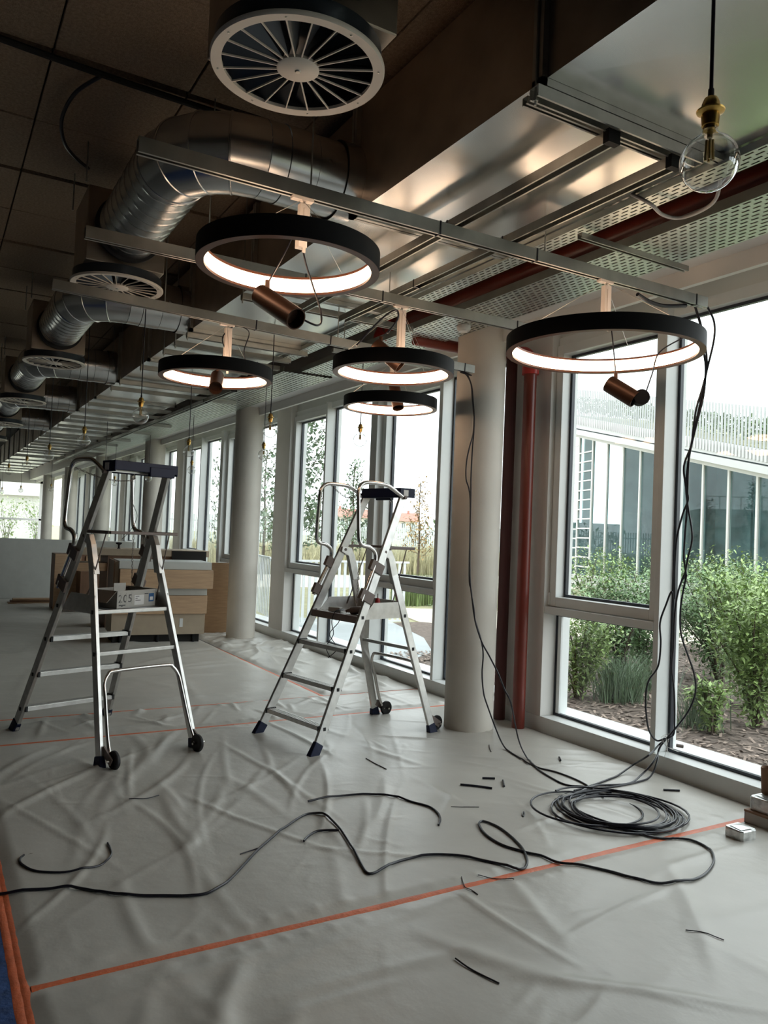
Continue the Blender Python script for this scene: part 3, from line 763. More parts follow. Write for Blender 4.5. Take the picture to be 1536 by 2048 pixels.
def ring_lamp(D, c, anchor, spot, label, box_len=.2, loop=False, bdy=None, knob=False):
    c, A = Vector(c), Vector(anchor)
    t = empty('ring_lamp', c, label=label, category='ring lamp', group='round pendant ring lamps')
    Ro = D/2; h = .043; Ri = Ro-.034
    MB().ring((0,0,0), [(Ro, -h), (Ro, h), (Ri+.012, h), (Ri+.012, h-.003), (Ro-.004, h-.003), (Ro-.004, -h)], 96).build('ring_body', 'blackmat', t, ang=40)
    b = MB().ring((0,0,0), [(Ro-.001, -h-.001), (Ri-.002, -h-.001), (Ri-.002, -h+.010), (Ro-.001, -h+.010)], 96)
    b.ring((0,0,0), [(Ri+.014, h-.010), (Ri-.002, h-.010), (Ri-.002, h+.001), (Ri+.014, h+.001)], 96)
    b.build('rim', 'warmrim', t, ang=40)
    MB().ring((0,0,0), [(Ri, -h+.011), (Ri, h-.011), (Ri+.008, h-.011), (Ri+.008, -h+.011)], 96).build('light_strip', 'led', t, ang=40)
    a = A-c
    # mounting bracket, driver box, three suspension wires
    MB().box(a.x-.05, a.x+.05, a.y-.016, a.y+.016, a.z-.045, a.z-.032).build('mounting_plate', 'driver', t, smooth=False)
    bx = MB().box(-.024, .024, -.016, .016, -box_len, 0)
    bx.box(-.008, .008, -.02, -.016, -box_len-.06, -.02)
    o = bx.build('driver_box', 'driver', t, smooth=False, bevel=.003)
    o.location = a + Vector((.01, 0, -.06)) + (Vector(bdy) if bdy else Vector())
    MB().tube([(0,0,0), (0,0,.05)], .006, 6).build('hook', 'wire', o)
    for k in range(3):
        an = R(25+120*k)
        MB().tube([a+Vector((0,0,-.04)), (Ro*math.cos(an)*.965, Ro*math.sin(an)*.965, h)], .0013, 5).build('suspension_wire', 'wire', t)
    # feed cable to the ring
    e = Vector((Ro*.965*math.cos(R(200)), Ro*.965*math.sin(R(200)), h))
    if loop:
        s = a+Vector((.03, 0, -.26)); 
        pts = [s, s+Vector((-.06, 0, .12)), s+Vector((.02, 0, .22)), s+Vector((.13, 0, .2)), s+Vector((.10, .0, .05)), s+Vector((.15, 0, -.08)), Vector((.17, -Ro*.9, h))]
        MB().tube(smooth_path(pts, 8), .004, 6).build('feed_cable', 'cable', t)
    # spotlight tube
    p, q = Vector(spot[0])-c, Vector(spot[1])-c
    d = (q-p).normalized(); r = .047
    s = MB()
    n = 32; u = d.orthogonal().normalized(); w_ = d.cross(u)
    prof = [(0, 0), (r*.9, 0), (r, .004), (r, (q-p).length), (r-.005, (q-p).length), (r-.007, (q-p).length-.05), (0, (q-p).length-.055)]
    vs = [p + d*z + (u*math.cos(2*math.pi*i/n)+w_*math.sin(2*math.pi*i/n))*rr for i in range(n) for rr, z in prof]
    k = len(prof)
    s.add(vs, [(i*k+j, ((i+1) % n)*k+j, ((i+1) % n)*k+j+1, i*k+j+1) for i in range(n) for j in range(k-1)])
    sp = s.build('spotlight', 'bronze', t, ang=40)
    # pivot knuckle on the spotlight and its black cable up to the track
    kn = p + d*.05
    MB().tube([kn+Vector((0,0,r*.7)), kn+Vector((0,0,r+.035))], .011, 10).build('knuckle', 'driver' if loop is None else 'bronze', sp)
    if knob:
        kc = q + Vector((.028, -.01, .012))
        MB().tube([kc+Vector((.012, .02, 0)), kc+Vector((-.016, -.027, 0))], .043, 24).build('swivel_disc', 'blackmat', sp)
        MB().tube(smooth_path([kc+Vector((.04, 0, .03)), kc+Vector((.09, 0, .15)), kc+Vector((.13, -.01, .27)), kc+Vector((.19, -.12, .34))], 6), .004, 6).build('feed_cable', 'cable', sp)
    mid = (kn + a)*.5 + Vector((.0, .0, 0))
    MB().tube(smooth_path([a+Vector((0,0,-.1)), mid+Vector((.02,.01,0)), kn+Vector((0,0,r+.02))], 8), .0035, 6).build('spotlight_cable', 'cable', sp)
    return t
l1 = ring_lamp(.80, (1.313, 3.179, 2.784), (1.36, 3.17, 3.1), [(1.206, 3.224, 2.619), (1.283, 3.0, 2.478)], 'black ring lamp hanging below the nearest strut track, left of the long rails', .16)
o = MB().tube(smooth_path([(.05, -.01, .1), (.07, -.02, .0), (.1, -.04, -.1), (.12, -.1, -.24), (.08, -.16, -.31), (.0, -.15, -.29)], 8), .0045, 6).build('feed_cable', 'cable', l1)
MB().box(.03, .07, -.03, .01, .06, .1).build('junction', 'driver', l1, smooth=False)
ring_lamp(1.08, (3.23, 3.18, 2.70), (3.22, 3.17, 3.1), [(3.225, 3.13, 2.485), (3.30, 3.0, 2.385)], 'largest black ring lamp, in front of the window with the cable bundle', .20, knob=True)
ring_lamp(.775, (1.68, 5.295, 2.666), (1.72, 5.22, 3.035), [(1.757, 5.50, 2.69), (1.675, 5.27, 2.56)], 'black ring lamp under the rear track at the duct edge with a bronze spotlight', .26, True)
ring_lamp(.78, (2.54, 4.325, 2.668), (2.56, 4.295, 3.1), [(2.40, 4.33, 2.80), (2.53, 4.22, 2.66)], 'black ring lamp under the middle strut track with a tilted spotlight above its rim', .24)
ring_lamp(.775, (3.26, 5.575, 2.675), (3.28, 5.6, 3.06), [(3.255, 5.53, 2.86), (3.245, 5.42, 2.62)], 'rearmost black ring lamp, hanging in front of the windows behind another ring', .2)
# dark cables from the middle track to a spotlight
MB().tube(smooth_path([(2.21, 4.22, 2.74), (2.30, 4.22, 2.85), (2.42, 4.24, 2.97), (2.50, 4.25, 3.02), (2.52, 4.26, 2.97), (2.46, 4.28, 2.87)], 10), .006, 6).build('cable', 'cable', origin=(2.21, 4.22, 2.74), label='black cable arching over the rim of the ring lamp under the middle track', category='cable')

# ---- pendant bulbs
def pendant(c, top, label):
    t = empty('pendant_bulb', c, label=label, category='pendant bulb', group='bare globe bulbs on cords')
    r = .0625; prof = []
    for i in range(0, 17):
        a = R(-90+i*9.1)
        prof.append((max(0, r*math.cos(a)), r*math.sin(a)))
    prof = prof[:-1] + [(.022, .060), (.0165, .069), (.0155, .075)]
    b = MB().lathe((0,0,0), prof, 32); b.build('glass_globe', 'bulb', t, ang=60)
    MB().lathe((0,0,0), [(0, .072), (.0155, .072), (.0155, .08), (.018, .081), (.0195, .104), (.0185, .107), (.029, .112), (.030, .115), (.02, .118), (.019, .130), (.014, .142), (.007, .147), (0, .147)], 28).build('socket', 'brass', t, ang=30)
    f = MB()
    for k in range(4):
        a = R(45+90*k)
        f.tube([(.006*math.cos(a), .006*math.sin(a), .05), (.008*math.cos(a), .008*math.sin(a), .005)], .0032, 6)
    f.build('filament', 'fil', t)
    MB().tube([(0,0,.055), (0,0,.085)], .006, 8).build('stem', 'fil', t)
    MB().tube([(0,0,.145), (0,0,.163)], .0065, 8).build('cord_grip', 'rubber', t)
    MB().tube([(0,0,.145), (.001,.002,.5*(top-c[2])), (0,0,top-c[2])], .0042, 8).build('cord', 'cable', t)
    return t
PEND = [(1.438,1.12,'big clear globe bulb at the upper right, nearest of the pendant bulbs'),
 (1.393,6.241,'clear globe bulb left of the low ring lamp, second nearest along the duct'),
 (1.359,8.6,'clear globe bulb in the row beside the duct, third from the viewer'),
 (1.32,11.0,'clear globe bulb in the row beside the duct, fourth from the viewer'),
 (1.29,13.4,'clear globe bulb in the row beside the duct, fifth from the viewer'),
 (1.21,15.6,'clear globe bulb in the row beside the duct, sixth and leftmost in the photo'),
 (2.486,6.271,'clear globe bulb hanging beside the second column, higher one of the two there'),
 (3.272,8.42,'clear globe bulb beside the second column, lower and smaller of the two there'),
 (3.354,6.257,'clear globe bulb against the bright window below the rearmost ring lamp'),
 (2.515,8.796,'clear globe bulb left of the second column, higher of two'),
 (3.398,11.678,'clear globe bulb left of the second column, lower of two'),
 (3.484,14.712,'clear globe bulb seen behind the navy ladder tray, in front of the third column'),
 (2.45,13.3,'clear globe bulb seen through the ladder hoop, left of the fourth column'),
 (3.382,17.263,'clear globe bulb behind the left ladder stile near the windows'),
 (2.849,23.0,'tiny globe bulb far back in front of the fifth column'),
 (2.331,25.5,'tiny globe bulb far back by the glazed end wall, right of two'),
 (2.0,27.9,'tiny globe bulb far back by the glazed end wall, left of two')]
for x, y, l in PEND:
    pendant((x, y, 2.44), 4.05 if x < 1.85 else (3.29 if 2.9 > x else 3.27), l)

# ================================================================== LADDERS
def ladder(loc, rz, label, toe_back=True):
    t = empty('platform_stepladder', loc, rz, label=label, category='stepladder', group='aluminium platform stepladders')
    W = lambda z: .365-.072*z          # half width, tapering upwards
    V = lambda z: .466*z
    # climbing side stiles
    for s in (-1, 1):
        p, q = Vector((s*W(.03), V(.03), .03)), Vector((s*W(1.945), V(1.945), 1.945))
        b = MB(); b.bar(p, q, .026, .068, up=(0, -1, .46)); b.build('stile', 'alu', t, smooth=False, bevel=.003)
        f = MB()
        f.bar(Vector((s*W(0), V(0)-.012, .0)), Vector((s*W(.07), V(.085), .085)), .05, .10, up=(0, -1, .3), w2=.036, h2=.078)
        o = f.build('rubber_foot', 'bluep', t, smooth=False, bevel=.006)
        zmin = min((v.co.z for v in o.data.vertices))
        for v in o.data.vertices:
            if v.co.z < .03: v.co.z = .004
        # square bolt caps at the treads
        for z in (.18, .445, .71, .955):
            MB().box(s*W(z)-.016, s*W(z)+.016, V(z)-.011, V(z)+.011, z-.012, z+.012).build('bolt_cap', 'rubber', t, smooth=False)
    for z in (.18, .445, .71):
        b = MB(); w_ = W(z)-.012
        b.box(-w_, w_, V(z)-.035, V(z)+.045, z-.014, z+.012)
        for k in range(4): b.box(-w_, w_, V(z)-.028+k*.018, V(z)-.020+k*.018, z+.012, z+.016)
        b.build('tread', 'alu', t, smooth=False)
        for s in (-1, 1):
            MB().box(s*w_-.008, s*w_+.008, V(z)-.04, V(z)+.05, z-.018, z+.02).build('tread_end', 'rubber', t, smooth=False)
    # platform with toe boards
    z = .955; w_ = W(z)-.014; v0, v1 = V(z)-.03, .90
    b = MB().box(-w_, w_, v0, v1, z-.02, z)
    for k in range(9): b.box(-w_+.01, w_-.01, v0+.04+k*.042, v0+.06+k*.042, z, z+.003)
    b.build('platform', 'alu', t, smooth=False)
    MB().box(-w_, w_, v0-.012, v0+.012, z-.045, z+.008).build('platform_nose', 'bracket', t, smooth=False, bevel=.003)
    for s in (-1, 1):
        MB().add([(s*w_, v0+.06, z), (s*w_, v1, z), (s*w_, v1, z+.105), (s*w_, v0+.16, z+.105), (s*(w_-.004), v0+.06, z), (s*(w_-.004), v1, z), (s*(w_-.004), v1, z+.105), (s*(w_-.004), v0+.16, z+.105)],
                 [(0,1,2,3),(7,6,5,4),(0,4,5,1),(1,5,6,2),(2,6,7,3),(3,7,4,0)]).build('toe_board', 'alu', t, smooth=False)
    if toe_back: MB().box(-w_, w_, v1-.004, v1, z, z+.105).build('toe_board', 'alu', t, smooth=False)
    # rear legs with knuckle
    WL = lambda z: .355-.078*z
    VL = lambda z: 1.195-.315*z
    for s in (-1, 1):
        b = MB(); b.bar((s*WL(.03), VL(.03), .03), (s*WL(1.36), VL(1.36), 1.36), .026, .062, up=(0, 1, .3)); b.build('rear_leg', 'alu', t, smooth=False, bevel=.003)
        k = MB(); x = s*(WL(1.4)+.004)
        prof = [(VL(1.20)-.034, 1.20), (VL(1.20)+.036, 1.20), (VL(1.40)+.034, 1.40), (VL(1.40)-.004, 1.465), (V(1.45)-.02, 1.475), (V(1.43)-.02, 1.435), (VL(1.36)-.045, 1.40)]
        vs = [(x-.019, a, c) for a, c in prof]+[(x+.019, a, c) for a, c in prof]; n = len(prof)
        k.add(vs, [tuple(range(n-1,-1,-1)), tuple(range(n, 2*n))]+[(i, (i+1) % n, n+(i+1) % n, n+i) for i in range(n)])
        k.build('hinge_knuckle', 'alu', t, smooth=False, bevel=.002)
        MB().tube([(x-.024, V(1.45)+.01, 1.452), (x+.024, V(1.45)+.01, 1.452)], .012, 10).build('hinge_bolt', 'bracket', t)
        f = MB().bar((s*WL(0), VL(0)-.005, .0), (s*WL(.06), VL(.075), .075), .048, .09, up=(0,1,.2), w2=.034, h2=.07)
        o = f.build('rubber_foot', 'bluep', t, smooth=False, bevel=.005)
        for v in o.data.vertices:
            if v.co.z < .03: v.co.z = .004
        # transport wheel
        wx = s*(WL(0)+.002)
        wb = MB(); n = 28; prof = [(.0, -.006), (.03, -.008), (.045, -.013), (.056, -.012), (.060, -.006), (.060, .006), (.056, .012), (.045, .013), (.03, .008), (0, .006)]
        wc = Vector((wx - s*.045, VL(0)+.085, .064)); k_ = len(prof)
        vs = [(wc.x+z_, wc.y+r_*math.cos(2*math.pi*i/n), wc.z+r_*math.sin(2*math.pi*i/n)) for i in range(n) for r_, z_ in prof]
        wb.add(vs, [(i*k_+j, ((i+1) % n)*k_+j, ((i+1) % n)*k_+j+1, i*k_+j+1) for i in range(n) for j in range(k_-1)])
        wb.build('wheel', 'rubber', t, ang=30)
        MB().tube([(wx-s*.085, wc.y, wc.z), (wx+s*.01, wc.y, wc.z)], .008, 10).build('axle', 'steel', t)
        MB().bar((wx-s*.02, VL(.1)+.02, .12), (wx-s*.02, wc.y+.01, wc.z-.01), .01, .05, up=(0,0,1)).build('wheel_bracket', 'bracket', t, smooth=False)
    for z in (.95, .685):
        b = MB().bar((-WL(z)+.01, VL(z), z), (WL(z)-.01, VL(z), z), .034, .026); b.build('rear_rung', 'alu', t, smooth=False, bevel=.003)
        for s in (-1, 1):
            MB().box(s*WL(z)-.015, s*WL(z)+.015, VL(z)-.012, VL(z)+.012, z-.013, z+.013).build('bolt_cap', 'rubber', t, smooth=False)
    # bent tube brace between the rear legs
    P = []
    xw = lambda z: WL(z)-.035
    P = [(-xw(.05), VL(.05)+.075, .06), (-xw(.15), VL(.15)+.045, .16), (-xw(.4), VL(.4)+.03, .42), (-xw(.5), VL(.5)+.028, .50), (-xw(.55)+.03, VL(.55)+.026, .555), (-xw(.56)+.09, VL(.56)+.025, .575)]
    P = P+[(-x, y, z) for x, y, z in P[::-1]]
    MB().tube(smooth_path(P, 5), .0125, 12).build('tube_brace', 'steel', t, ang=60)
    # handrail hoops
    for s in (-1, 1):
        hx = lambda z: s*(W(z)+.016)
        P = [(hx(1.08), V(1.08)-.075, 1.08), (hx(1.2), V(1.2)-.07, 1.2), (hx(1.33), V(1.33)-.065, 1.33), (hx(1.40), V(1.40)-.075, 1.40), (hx(1.45), V(1.45)-.11, 1.452), (hx(1.485), V(1.48)-.18, 1.488), (hx(1.50), .445, 1.50), (hx(1.53), .415, 1.535), (hx(1.62), .408, 1.62), (hx(1.78), .408, 1.78), (hx(1.90), .410, 1.90), (hx(1.95), .43, 1.955), (hx(1.98), .49, 1.983), (hx(1.98), .62, 1.983), (hx(1.97), .70, 1.975), (hx(1.94), .77, 1.945), (hx(1.90), .865, 1.895)]
        MB().tube(smooth_path(P, 5), .0155, 14).build('handrail_hoop', 'steel', t, ang=60)
        for z in (1.10, 1.32):
            b = MB(); b.bar((hx(z)-s*.004, V(z)+.03, z-.014), (hx(z)-s*.004, V(z)-.090, z+.042), .034, .082, up=(0, .466, 1)); b.build('handrail_bracket', 'bracket', t, smooth=False, bevel=.003)
        MB().tube([(hx(1.89)-.02, V(1.9), 1.89), (hx(1.89)+.02, V(1.9), 1.89)], .014, 10).build('clamp_knob', 'bracket', t)
        # knee rail arms and stays
        MB().bar((s*W(1.48), V(1.48)+.01, 1.484), (s*W(1.48), 1.0, 1.484), .022, .022).build('knee_rail_arm', 'bracket', t, smooth=False, bevel=.004)
        MB().tube([(s*(W(1.48)-.015), .93, 1.475), (s*(w_-.01), .76, 1.0)], .0045, 8).build('stay_rod', 'bracket', t)
    MB().bar((-W(1.48), 1.0, 1.484), (W(1.48), 1.0, 1.484), .03, .02).build('knee_rail_bar', 'bracket', t, smooth=False, bevel=.004)
    # navy tool tray on top between the stiles
    z = 1.922; tw = W(z)
    b = MB(); v = V(z)
    b.box(-tw-.012, tw+.012, v-.05, v+.10, z+.012, z+.020)
    b.box(-tw-.012, tw+.012, v-.055, v-.045, z-.035, z+.045); b.box(-tw-.012, tw+.012, v+.095, v+.105, z-.02, z+.045)
    b.box(-tw-.018, -tw-.008, v-.055, v+.105, z-.03, z+.045); b.box(tw+.008, tw+.018, v-.055, v+.105, z-.03, z+.045)
    b.box(-tw*.95, -.02, v+.08, v+.112, z-.045, z+.02)
    b.build('tool_tray', 'bluep', t, smooth=False, bevel=.004)
    b = MB(); b.tube(smooth_path([(.05, v+.02, z-.01), (.05, v+.02, z-.035), (.062, v+.02, z-.055), (.05, v+.02, z-.07), (.038, v+.02, z-.058)], 6), .004, 8); b.build('hook', 'steel', t)
    MB().box(-tw, tw, v+.0, v+.03, z-.03, z+.0).build('top_crossbar', 'alu', t, smooth=False)
    MB().box(tw+.018, tw+.0195, v-.02, v+.03, z-.02, z+.03).build('label_plate', 'paper', t, smooth=False)
    # safety chains
    def chain(name, P, flip=0):
        P = smooth_path(P, 12); b = MB(); L = 0; nxt = 0; i = 0
        for a, c in zip(P[:-1], P[1:]):
            seg = (c-a).length
            while nxt <= L+seg and seg > 1e-6:
                p = a+(c-a)*((nxt-L)/seg); d = (c-a).normalized()
                u = d.orthogonal().normalized(); 
                if i % 2: u = d.cross(u)
                ring = [p + d*math.cos(2*math.pi*j/8)*.0125 + u*math.sin(2*math.pi*j/8)*.0055 for j in range(9)]
                b.tube(ring, .0019, 4, cap=False); nxt += .021; i += 1
            L += seg
        b.build(name, 'bracket', t, ang=80)
    return t, chain, W, V
lz2 = math.atan2(-1.19, .235)
lad2, ch2, W, V = ladder((2.368, 5.40, .003), math.atan2(-.981, .194), 'bright aluminium platform stepladder beside the near column, steps facing the viewer, tools on its platform')
ch2('safety_chain', [(.27, .43, 1.93), (.12, .46, 1.87), (-.05, .5, 1.88), (-.24, .52, 1.97)])
ch2('safety_chain', [(.275, .42, 1.5), (.28, .41, 1.3), (.285, .40, 1.05)])
lad1, ch1, W, V = ladder((.987, 6.595, .003), math.atan2(-.322, -.947), 'aluminium platform stepladder seen from its wheeled side, pale printed carton on its platform', False)
lad1.scale = (1.03, 1.035, 1.03)
ch1('safety_chain', [(-.24, .46, 1.93), (-.1, .62, 1.86), (.1, .6, 1.86), (.24, .46, 1.93)])
ch1('safety_chain', [(-.27, .43, 1.5), (-.272, .42, 1.3), (-.28, .42, 1.05)])
for L_, pts in ((lad2, [(-.02, .62, 1.84), (-.02, .62, 1.7), (-.01, .63, 1.55)]), (lad1, [(.05, .90, 1.83), (.055, .92, 1.7), (.02, .93, 1.6), (.06, .92, 1.5), (.12, .92, 1.44)])):
    MB().tube(smooth_path(pts, 8), .0022, 6).build('hanging_wire', 'cable', L_)

# ---- things on the ladders
def on(lad, p):
    return Matrix.Translation(lad.location) @ Matrix.Rotation(lad.rotation_euler.z, 4, 'Z') @ Vector(p)
ZP = .9585+.003
bx = empty('carton', on(lad1, (-.01, .74, .995)), lad1.rotation_euler.z+R(13), label='open pale carton with stencilled 205 print on the left ladder platform', category='carton')
b = MB(); t_ = .004; hw, d0, d1, hh = .185, -.11, .165, .125
b.box(-hw, hw, d0, d1, 0, t_); b.box(-hw, hw, d0, d0+t_, 0, hh); b.box(-hw, hw, d1-t_, d1, 0, hh); b.box(-hw, -hw+t_, d0, d1, 0, hh); b.box(hw-t_, hw, d0, d1, 0, hh)
b.build('box_body', 'card', bx, smooth=False)
b = MB(); b.add([(hw, d0, hh), (hw, d1, hh), (hw+.07, d1-.02, hh-.08), (hw+.07, d0+.02, hh-.08), (hw+.004, d0, hh), (hw+.004, d1, hh), (hw+.074, d1-.02, hh-.08), (hw+.074, d0+.02, hh-.08)], [(0,1,2,3),(7,6,5,4),(0,4,5,1),(1,5,6,2),(2,6,7,3),(3,7,4,0)]); b.build('flap', 'cardi', bx, smooth=False)
b = MB(); b.add([(-hw, d0, hh), (-hw, d1, hh), (-hw+.12, d1-.02, hh+.015), (-hw+.12, d0+.02, hh+.012), (-hw, d0, hh+.004), (-hw, d1, hh+.004), (-hw+.12, d1-.02, hh+.019), (-hw+.12, d0+.02, hh+.016)], [(0,1,2,3),(7,6,5,4),(0,4,5,1),(1,5,6,2),(2,6,7,3),(3,7,4,0)]); b.build('flap', 'cardi', bx, smooth=False)
MB().box(hw-.13, hw-.02, d1-.06, d1-.056, hh-.02, hh+.05).build('flap', 'card', bx, smooth=False)
fc = bpy.data.curves.new('print', 'FONT'); fc.body = '205'; fc.size = .078; fc.extrude = .0004; fc.space_character = 1.15
fo = bpy.data.objects.new('print', fc); COL.objects.link(fo)
bpy.context.view_layer.update()
me = bpy.data.meshes.new_from_object(fo.evaluated_get(bpy.context.evaluated_depsgraph_get()))
bpy.data.objects.remove(fo)
me.materials.clear(); me.materials.append(M['ink'])
fo = bpy.data.objects.new('print', me); COL.objects.link(fo); fo.parent = bx
fo.location = (hw-.012, d1+.0006, .042); fo.rotation_euler = (R(90), 0, R(180))
# stencil bridges across the digits
b = MB()
for x in (hw-.036, hw-.088, hw-.139): b.box(x-.004, x+.004, d1+.0008, d1+.0016, .03, .11)
b.build('stencil_gap', 'card', bx, smooth=False)
b = MB().box(-.070, .022, d1, d1+.001, .018, .088); b.build('white_label', 'paper', bx, smooth=False)
b = MB()
for k, wd_ in enumerate((.035, .02, .05)): b.box(.012-wd_, .012, d1+.001, d1+.0015, .076-k*.014, .080-k*.014)
b.box(.105, .165, d1, d1+.001, .018, .026)
b.build('small_print', 'ink', bx, smooth=False)
MB().box(.13, .145, d1, d1+.001, .012, .017).build('small_print', 'ink', bx, smooth=False)
MB().box(-.168, -.118, d1, d1+.001, .035, .095).build('blue_print', 'bluei', bx, smooth=False)
MB().box(-.158, -.128, d1+.001, d1+.0015, .045, .07).build('white_print', 'paper', bx, smooth=False)
MB().box(-.112, -.075, d1, d1+.001, .092, .098).build('small_print', 'ink', bx, smooth=False)
# adapter and glove and screwdriver on ladder 2
z = ZP
ad = empty('power_adapter', on(lad2, (-.10, .50, z)), lad2.rotation_euler.z+.5, label='small pale plug box with two thin leads on the right ladder platform', category='adapter')
MB().box(-.05, .05, -.028, .028, 0, .034).build('housing', 'card', ad, smooth=False, bevel=.005)
for k, s in enumerate((0, 1)):
    MB().tube(smooth_path([(.05, .01-s*.02, .018), (.09, -.03-s*.02, .02), (.06+s*.04, -.13, .015), (.05+s*.06, -.175, -.06), (.07-s*.03, -.18, -.16), (.02+s*.09, -.19, -.26), (.06-s*.02, -.19, -.34)], 8), .0032, 6).build('lead', 'cable', ad)
gl = empty('work_glove', on(lad2, (.16, .55, z)), lad2.rotation_euler.z-.3, label='crumpled grey work glove lying on the right ladder platform', category='glove')
b = MB(); b.tube(smooth_path([(-.07, -.05, .02), (-.03, -.02, .03), (.0, .03, .035), (.02, .09, .05)], 6), .03, 12, radii=None)
b.build('palm', 'bracket', gl)
for k in range(5):
    a = R(-60+k*26)
    MB().tube(smooth_path([(-.05, -.03+k*.006, .024), (-.075, -.055+.006*k, .028), (-.10+.012*k, -.085+.01*k, .014)], 5), .0115, 8).build('finger', 'bracket', gl)
sd_ = empty('screwdriver', on(lad2, (.18, .70, z)), lad2.rotation_euler.z, label='red handled tool standing at the toe board of the right ladder platform', category='tool')
MB().lathe((0,0,0), [(0, 0), (.022, 0), (.026, .03), (.018, .07), (.022, .10), (.012, .125), (0, .127)], 14).build('handle', 'redp', sd_)
MB().tube([(0,0,.12), (0,0,.16)], .004, 8).build('blade', 'bracket', sd_)

# ================================================================== CABLES ON AND ABOVE THE FLOOR
def zc(p, z): return (p[0], p[1], z)
def lay(P, r, sub=5, extra=0.0):
    # a line lying on the sheet, bridging the small folds
    S = smooth_path([(p[0], p[1], 0) for p in P], sub)
    z = [hz(p.x, p.y)+r+extra for p in S]
    for _ in range(3): z = [max(z[i], (z[max(i-1, 0)]+2*z[i]+z[min(i+1, len(z)-1)])/4) for i in range(len(z))]
    return [Vector((p.x, p.y, zz)) for p, zz in zip(S, z)]
cable_pts = lay(MAIN, .0062, 8)
MB().tube(cable_pts, .0062, 10).build('power_cable', 'cable', origin=(MAIN[1][0], MAIN[1][1], 0), label='long black cable snaking over the plastic sheet from the left edge to the coil', category='cable')
# coil
random.seed(5)
pts = []
cx, cy = 3.60, 3.29
turns = 9
cen = [(cx+random.uniform(-.07, .07), cy+random.uniform(-.06, .06)) for _ in range(turns+2)]
rad = [.36, .35, .33, .36, .31, .35, .28, .34, .25, .33, .20, .30, .17, .31]
ell = [(random.uniform(.9, 1.08), random.uniform(0, 3.14)) for _ in range(turns+2)]
for k in range(turns):
    for j in range(28):
        f = j/28; a = 2*math.pi*f + 2.2
        c0, c1 = cen[k], cen[k+1]; g = f*f*(3-2*f)
        rr = rad[k]*(1-g)+rad[k+1]*g
        e = ell[k][0]*(1-g)+ell[k+1][0]*g
        pts.append((c0[0]*(1-g)+c1[0]*g + rr*math.cos(a), c0[1]*(1-g)+c1[1]*g + rr*e*math.sin(a), .013+.0042*k+.004*math.sin(3*a+k)))
co = empty('cable_coil', (cx, cy, 0), label='loosely wound coil of black cable on the floor across the orange tape', category='cable')
MB().tube([(p[0]-cx, p[1]-cy, p[2]) for p in pts], .0062, 8).build('loops', 'cable', co)
oc = (3.44, 3.40); lp = [(oc[0]+.34*math.cos(2*math.pi*j/40+.4)-cx, oc[1]+.30*math.sin(2*math.pi*j/40+.4)-cy, .011+.03*math.sin(math.pi*j/37)) for j in range(38)]
MB().tube(lp, .0062, 8).build('outer_loop', 'cable', co)
oc = (3.52, 3.30); lp = [(oc[0]+.26*math.cos(2*math.pi*j/40+2)-cx, oc[1]+.29*math.sin(2*math.pi*j/40+2)-cy, .014+.05*math.sin(math.pi*j/40)) for j in range(40)]
MB().tube(lp, .0062, 8).build('outer_loop', 'cable', co)
hb = empty('cable_bundle', (4.4, 3.64, .25), label='black cables hanging from the nearest track end past the window mullion to the coil', category='cable bundle')
for P in HANG:
    MB().tube([(p.x-4.4, p.y-3.64, max(p.z, hz(p.x, p.y)+.006)-.25) for p in smooth_path(P, 6)], .0064, 8).build('strand', 'cable', hb)
for k in range(4):
    a = random.uniform(0, 6)
    MB().tube(smooth_path([(.0+.03*math.cos(a), -.01, .02+.01*k), (.04*math.sin(a), .02, .045), (-.04*math.cos(a), .0, .03+.01*k), (-.02, -.03, -.01), (.08*math.cos(a), -.05, -.03-.02*k)], 6), .0013, 5).build('wire_tie', 'wire', hb)
MB().tube([(.04, -.06, .0), (.075, -.085, -.005)], .012, 8).build('cable_end', 'bracket', hb)
hb = empty('cable_bundle', (3.74, 5.1, 2.95), label='two thin black cables hanging down the front of the near column to the coil', category='cable bundle')
for P in HANG2:
    Q = smooth_path([(3.60, 5.10, 2.93), (3.72, 5.09, 2.90)]+[tuple(p) for p in P], 6)
    MB().tube([(p.x-3.74, p.y-5.1, max(p.z, hz(p.x, p.y)+.0055)-2.95) for p in Q], .0056, 8).build('strand', 'cable', hb)
tr = MB().tube(smooth_path([(3.50, 3.19, 3.05), (3.62, 3.20, 3.03), (3.75, 3.20, 3.03), (3.92, 3.19, 3.06)], 6), .012, 8)
tr.build('cable', 'cable', origin=(3.5, 3.19, 3.05), label='short sagging black cable under the nearest track beside its window end', category='cable')
OL = {'a': 'U-shaped cable offcut with stripped ends at the lower left on the sheet', 'b': 'long curved black cable offcut lying behind the snaking cable', 'c': 'short bent black offcut under the hump of the snaking cable',
 'd': 'short thin wire crossing under the snaking cable', 'e': 'straight thin wire piece in front of the wheeled ladder', 'f': 'thick straight black offcut right of the sheet middle, longer one of a pair', 'g': 'thick short black offcut just behind a longer one',
 'h': 'tiny black offcut standing right of the pair of thick offcuts', 'i': 'tiny black offcut near the column between the hanging cables and the sill', 'j': 'straight black offcut between the coil and the window sill', 'k': 'tiny looped wire scrap left of the coil',
 'l': 'hair-thin straight wire left of the coil', 'm': 'thin wire scrap bent across the long orange tape', 'n': 'thin wire scrap lying on the long orange tape near the cable loop', 'o': 'thin dark twisted wire at the bottom of the front sheet', 'p': 'straight thin wire in front of the silver block',
 'q': 'thin wire piece in front of the right ladder foot', 'r': 'small dark wire clipping beside the near column foot'}
